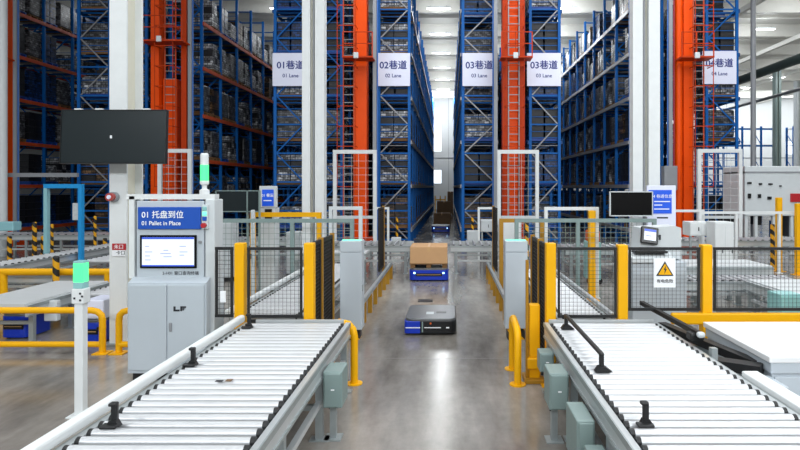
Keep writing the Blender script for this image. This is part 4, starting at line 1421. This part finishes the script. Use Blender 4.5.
# ------------------------------------------------------------------ things behind the left fence
t = thing('lane_kiosk', (-4.1, 13.2, 0), 'slim white kiosk with a small blue screen behind the yellow frame', 'kiosk')
d = 13.2
MB().rbox(X(260, d), X(275, d), d, d + 0.35, 0.02, Z(208, d), 'pale_grey', 0.012).build('cabinet', t)
MB().rbox(X(259.5, d), X(276.5, d), d - 0.02, d + 0.1, Z(207.5, d), Z(186, d), 'pale_grey', 0.012).build('frame', t)
sc_ = MB().box(X(262.5, d), X(274, d), d - 0.03, d - 0.02, Z(206, d), Z(189.5, d), 'sign_blue_lit').build('screen', t)
text('lettering', '01 巷道', 0.085, (X(268, d), d - 0.034, Z(195.5, d)), sc_, 'letter_white', bold=0.001)
MB().box(X(264, d), X(272, d), d - 0.033, d - 0.03, Z(201, d), Z(200, d), 'letter_white').build('text_line', sc_)
MB().rbox(X(265, d), X(272, d), d - 0.02, d + 0.01, Z(219, d), Z(209, d), 'amr_black', 0.006).build('display', t)
t = thing('screen_stand', (X(237, 12.3), 12.3, 0), 'dark glass screens in a grey frame between pallet terminal and kiosk', 'screens')
d = 12.3
for a, b_ in ((216.5, 246.5), (248, 259)):
    MB().rbox(X(a, d), X(b_, d), d, d + 0.05, Z(211, d), Z(191.5, d), 'screen_off', 0.006).build('screen', t)
b = MB()
for a in (216, 247.2, 259.2): b.box(X(a, d) - 0.012, X(a, d) + 0.012, d - 0.01, d + 0.06, 0, Z(190.5, d), 'machine_grey')
for z in (190.8, 211.5): b.box(X(216, d), X(259, d), d - 0.01, d + 0.06, Z(z, d) - 0.01, Z(z, d) + 0.01, 'machine_grey')
b.build('frame', t)
for px0, px1, pyt, dd, dep, m, lab in ((250.5, 254, 210, 12.0, 0.08, 'pale_grey', 'slim pale post beside the yellow portal frame'),
                                       (220, 233, 222, 14.6, 0.4, 'pale_grey', 'pale equipment cabinet seen through the mesh next to the terminal'),
                                       (286, 300, 232, 15.2, 0.4, 'pale_grey', 'pale machine block seen through the mesh next to the grooved column')):
    cabinet('equipment_cabinet', X(px0, dd), X(px1, dd), dd, dd + dep, 0, Z(pyt, dd), m, lab, 'cabinet')

# ------------------------------------------------------------------ right side: desk, monitor, boards
d = 8.2
t = thing('control_desk', (3.0, 8.4, 0), 'white operator desk with a tilted touch screen behind the mesh', 'control desk')
dx0, dx1 = X(631, d), X(687, d)
MB().rbox(dx0 + 0.02, dx1, d, d + 0.6, 0.02, Z(262, d), 'cabinet_grey', 0.015).build('body', t)
b = MB()
b.prism([(d - 0.06, Z(262, d)), (d + 0.6, Z(262, d)), (d + 0.6, Z(252, d)), (d + 0.2, Z(252, d)), (d - 0.06, Z(258, d))], 'x', dx0, X(673, d), 'pale_grey')
b.build('keyboard_shelf', t)
MB().rbox(X(635, d), X(668, d), d + 0.0, d + 0.16, Z(253.5, d), Z(251.0, d), 'black_plastic', 0.006).build('keyboard', t)
b = MB()
b.prism([(X(644, d), Z(252, d)), (X(687, d), Z(262, d)), (X(687, d), Z(229, d)), (X(681, d), Z(227, d)), (X(646, d), Z(229, d))], 'y', d + 0.2, d + 0.6, 'pale_grey')
b.build('console', t)
R = Matrix.Translation((X(653.5, d), d + 0.17, Z(236.5, d))) @ Matrix.Rotation(math.radians(8), 4, 'Y') @ Matrix.Rotation(math.radians(-14), 4, 'X')
mo = MB().rbox(-0.125, 0.125, -0.03, 0.03, -0.125, 0.125, 'amr_black', 0.015, 2, R).build('touch_screen', t)
MB().box(-0.085, 0.085, -0.034, -0.03, -0.075, 0.085, 'screen_on', R).build('display', mo)
MB().box(-0.085, 0.085, -0.037, -0.034, 0.05, 0.085, 'screen_bar', R).box(-0.06, 0.02, -0.037, -0.034, -0.02, -0.005, 'screen_text', R).build('menu_bar', mo)
MB().box(X(664, d), X(665.5, d), d + 0.18, d + 0.2, Z(241, d), Z(236, d), 'letter_dark').build('card_slot', t)

t = thing('monitor', (X(631, 11.7), 11.7, Z(216, 11.7)), 'small black flat monitor bracketed to the grooved column beside the blue board', 'monitor')
d = 11.7
MB().rbox(X(610.5, d), X(652, d), d, d + 0.06, Z(215.5, d), Z(192, d), 'screen_black', 0.006).build('screen', t)
b = MB()
for a, b_, z0, z1 in ((610, 652.5, 192.3, 191.3), (610, 652.5, 216.3, 215.3)): b.box(X(a, d), X(b_, d), d - 0.01, d + 0.05, Z(z0, d), Z(z1, d), 'pale_grey')
for a in (609.7, 652): b.box(X(a, d), X(a + 1, d), d - 0.01, d + 0.05, Z(216, d), Z(191.5, d), 'pale_grey')
b.build('bezel', t)
MB().box(X(636, d), X(642, d), d + 0.06, 12.6, Z(208, d), Z(200, d), 'black_plastic').build('wall_bracket', t)

t = thing('information_board', (X(663, 12.1), 12.1, 0), 'standing white framed board with a blue notice behind the monitor', 'board')
d = 12.1
b = MB().rbox(X(647, d), X(676, d), d, d + 0.08, Z(231, d), Z(185.5, d), 'sign_white', 0.01).build('panel', t)
pn = MB().box(X(648.5, d), X(671.5, d), d - 0.012, d, Z(213.5, d), Z(190, d), 'sign_blue_lit').build('blue_notice', t)
text('lettering', '04 巷道信息', 0.085, (X(661.5, d), d - 0.016, Z(196.5, d)), pn, 'letter_white')
b = MB()
for z, w_ in ((201.5, 8), (205, 4), (209, 7.5)): b.box(X(654, d), X(654 + w_ * 2, d), d - 0.015, d - 0.012, Z(z + 0.5, d), Z(z - 0.5, d), 'letter_white')
b.build('text_line', pn)
MB().box(X(657, d), X(668, d), d - 0.004, d, Z(218.5, d), Z(217, d), 'letter_dark').build('caption', t)
for a in (650, 674): MB().box(X(a, d) - 0.03, X(a, d) + 0.03, d + 0.01, d + 0.07, 0, Z(231, d), 'pale_grey').build('leg', t)

# black transfer arms and pit between the right conveyor and the white table
t = thing('transfer_arm', (2.62, 6.4, 0), 'black chain arm lying between the roller conveyor and white table', 'transfer arm')
MB().bar((2.5, 7.45, 0.9), (2.56, 5.85, 0.9), 0.05, 0.05, 'brown_mesh').build('arm', t)
MB().rbox(2.52, 2.6, 5.8, 5.87, 0.87, 0.93, 'pale_grey', 0.025).build('tip', t)
MB().rbox(2.48, 2.62, 5.88, 6.02, 0.82, 0.9, 'black_plastic', 0.02).build('clamp', t)
MB().bar((2.56, 6.9, 0.74), (2.95, 5.5, 0.7), 0.1, 0.08, 'black_plastic').build('chain', t)
MB().bar((2.56, 5.65, 0.68), (2.92, 5.35, 0.7), 0.16, 0.09, 'black_plastic').build('belt', t)
MB().box(2.54, 2.6, 5.55, 5.61, 0, 0.84, 'galvanised').build('bracket', t)
MB().box(2.53, 2.9, 6.3, 6.36, 0, 0.66, 'galvanised').build('cross_support', t)

t = thing('machine_table', (3.8, 5.8, 0), 'white flat machine table with grey side doors beside the yellow kick rail', 'table')
MB().rbox(2.93, 4.9, 5.25, 6.62, 0.79, 0.85, 'table_white', 0.01).build('table_top', t)
MB().rbox(2.97, 4.9, 5.28, 6.6, 0.02, 0.7, 'cabinet_grey', 0.01).build('body', t)
MB().rbox(2.95, 4.9, 5.26, 6.6, 0.69, 0.79, 'cabinet_grey', 0.006).build('apron', t)
MB().rbox(2.78, 2.965, 5.0, 5.32, 0.02, 0.66, 'cabinet_grey', 0.01).build('side_panel', t)
for a, b_ in ((2.99, 3.42), (3.43, 4.3)):
    dr = MB().rbox(a, b_, 5.265, 5.28, 0.06, 0.66, 'cabinet_grey', 0.005).build('door', t)
    MB().tube([(a + 0.05, 5.255, 0.6), (a + 0.05, 5.266, 0.6)], 0.01, 'letter_dark', 10).build('lock', dr)

# white machine housing in the hall on the right
d = 20
t = thing('machine_housing', (12.0, 20.5, 0), 'long white machine housing with switches and a red display', 'machine')
hx0, hx1 = X(745, d), X(830, d)
MB().rbox(hx0, hx1, d, d + 1.6, Z(216, d), Z(166, d), 'pale_grey', 0.03).build('upper_cover', t)
MB().box(hx0, hx1, d - 0.02, d + 1.6, Z(173, d), Z(171.5, d), 'conduit_grey').build('seam_strip', t)
b = MB()
for px, py_, w_, h_ in ((749, 183, 4, 2), (760, 184, 3, 2), (770, 184, 4, 1.5), (749, 196, 3, 5), (759, 196, 3, 4), (769, 198, 4, 3), (780, 186, 2, 1.5)):
    MB().rbox(X(px, d) - w_ * 0.017, X(px, d) + w_ * 0.017, d - 0.06, d, Z(py_, d) - h_ * 0.017, Z(py_, d) + h_ * 0.017, 'amr_black', 0.01).build('switch', t)
MB().rbox(X(790, d), X(803, d), d - 0.06, d, Z(202, d), Z(193.5, d), 'red_paint', 0.01).build('display', t)
b = MB()
for px in (747, 757, 775, 793, 812, 828): MB().box(X(px, d) - 0.05, X(px, d) + 0.05, d + 0.05, d + 0.15, 0, Z(216, d), 'pale_grey').build('leg', t)
b = MB()
for px, z0, z1, w_, m in ((766, 200, 226, 4, 'amr_black'), (751, 220, 240, 4, 'load_grey'), (786, 222, 240, 5, 'rack_blue'), (800, 205, 238, 5, 'load_grey')):
    MB().rbox(X(px, d) - w_ * 0.02, X(px, d) + w_ * 0.02, d + 0.4, d + 0.9, Z(z1, d), Z(z0, d) if z0 > 216 else Z(216, d), m, 0.02).build('drive_unit', t)
for px0, px1, pyt, pyb, dd, m, lab in ((690, 711, 222, 236, 15.35, 'white_paint', 'long pale equipment cabinet in front of the 04 mast gate'),
                                       (715, 734, 222, 250, 14.8, 'white_paint', 'white square equipment cabinet beside the 04 mast gate'),
                                       (481, 499, 220, 232, 19.1, 'pale_grey', 'low pale control cabinet beside the gate between the 03 signs'),
                                       (503, 521, 221, 246, 18.0, 'white_paint', 'white control cabinet in front of the mast between the 03 signs')):
    cabinet('equipment_cabinet', X(px0, dd), X(px1, dd), dd, dd + 0.5, Z(pyb, dd) if pyb < 240 else 0, Z(pyt, dd), m, lab, 'cabinet')
cabinet('equipment_cabinet', 4.32, 4.62, 7.5, 7.8, 0, 1.0, 'teal_plastic', 'pale teal cabinet close behind the last mesh panel', 'cabinet')
tag(MB().rbox(-0.64, -0.33, 12.0, 12.25, 0.0005, 0.012, 'black_plastic', 0.004).build('floor_plate'), 'thin dark plate lying on the aisle floor between the two nearer robots', 'plate')
t = thing('tow_cart', (X(594, 14.2), 14.2, 0), 'small orange cart with green base behind the mesh fence', 'cart')
MB().rbox(X(589, 14.2), X(600, 14.2), 14.2, 14.6, Z(242, 14.2), Z(231, 14.2), 'orange_plastic', 0.03).build('hood', t)
MB().rbox(X(588, 14.2), X(601, 14.2), 14.15, 14.7, 0.1, Z(242, 14.2), 'teal_plastic', 0.03).build('chassis', t)
b = MB()
for s in (590, 599): MB().tube([(X(s, 14.2), 14.16, 0.08), (X(s, 14.2), 14.24, 0.08)], 0.08, 'rubber', 14).build('wheel', t)

# pipes and far racks in the side hall
tag(MB().tube([(15.3, 9, 8.0), (15.3, 24, 8.0), (15.3, 40, 8.0), (15.3, 54.3, 8.0)], 0.22, 'pipe_green', 14).build('service_pipe'), 'thick dark green pipe running under the side hall ceiling', 'pipe')
tag(MB().tube([(17.6, 12, 7.3), (17.6, 60, 7.3)], 0.09, 'conduit_grey', 10).build('service_pipe'), 'thin grey pipe below the thick green pipe in the side hall', 'pipe')
tag(MB().tube([(12.4, 23.4, 0), (12.4, 23.4, CEIL)], 0.1, 'conduit_grey', 12).build('downpipe'), 'thin grey upright pipe at the edge of the 04 rack', 'pipe')
fm = None
for k, (x, n) in enumerate(((14.2, 4), (24.5, 4), (33.0, 3))):
    r = thing('pallet_rack', (x, 55, 0), ('distant blue rack beyond the 04 rack at the end of the side hall', 'distant blue rack in the middle of the side hall end',
              'distant blue rack beside the bright window at the hall end')[k], 'pallet rack', 'distant racks in the side hall')
    for i in range(n + 1):
        b = MB()
        for yy in (0, 1.1): b.box(i * 1.8 - 0.09, i * 1.8 + 0.09, yy - 0.05, yy + 0.05, 0, 8.2, 'rack_blue')
        for zz in (1.5, 4.0, 6.5): b.bar((i * 1.8, 0.05, zz), (i * 1.8, 1.05, zz + 1), 0.05, 0.05, 'rack_blue')
        b.build('upright_frame', r, True)
    for zz in (2.0, 4.2, 6.4, 8.0):
        MB().box(0.1, n * 1.8 - 0.1, -0.08, -0.03, zz - 0.15, zz, 'rack_blue').build('beam', r, True)
        MB().box(0.1, n * 1.8 - 0.1, 0, 1.1, zz, zz + 0.04, 'rack_steel').build('shelf', r, True)

# saw-cut joint in the concrete
o = MB().box(-20, 20, 8.05, 8.062, 0.0004, 0.001, 'joint_grey').build('trim_20')
o['kind'] = 'structure'
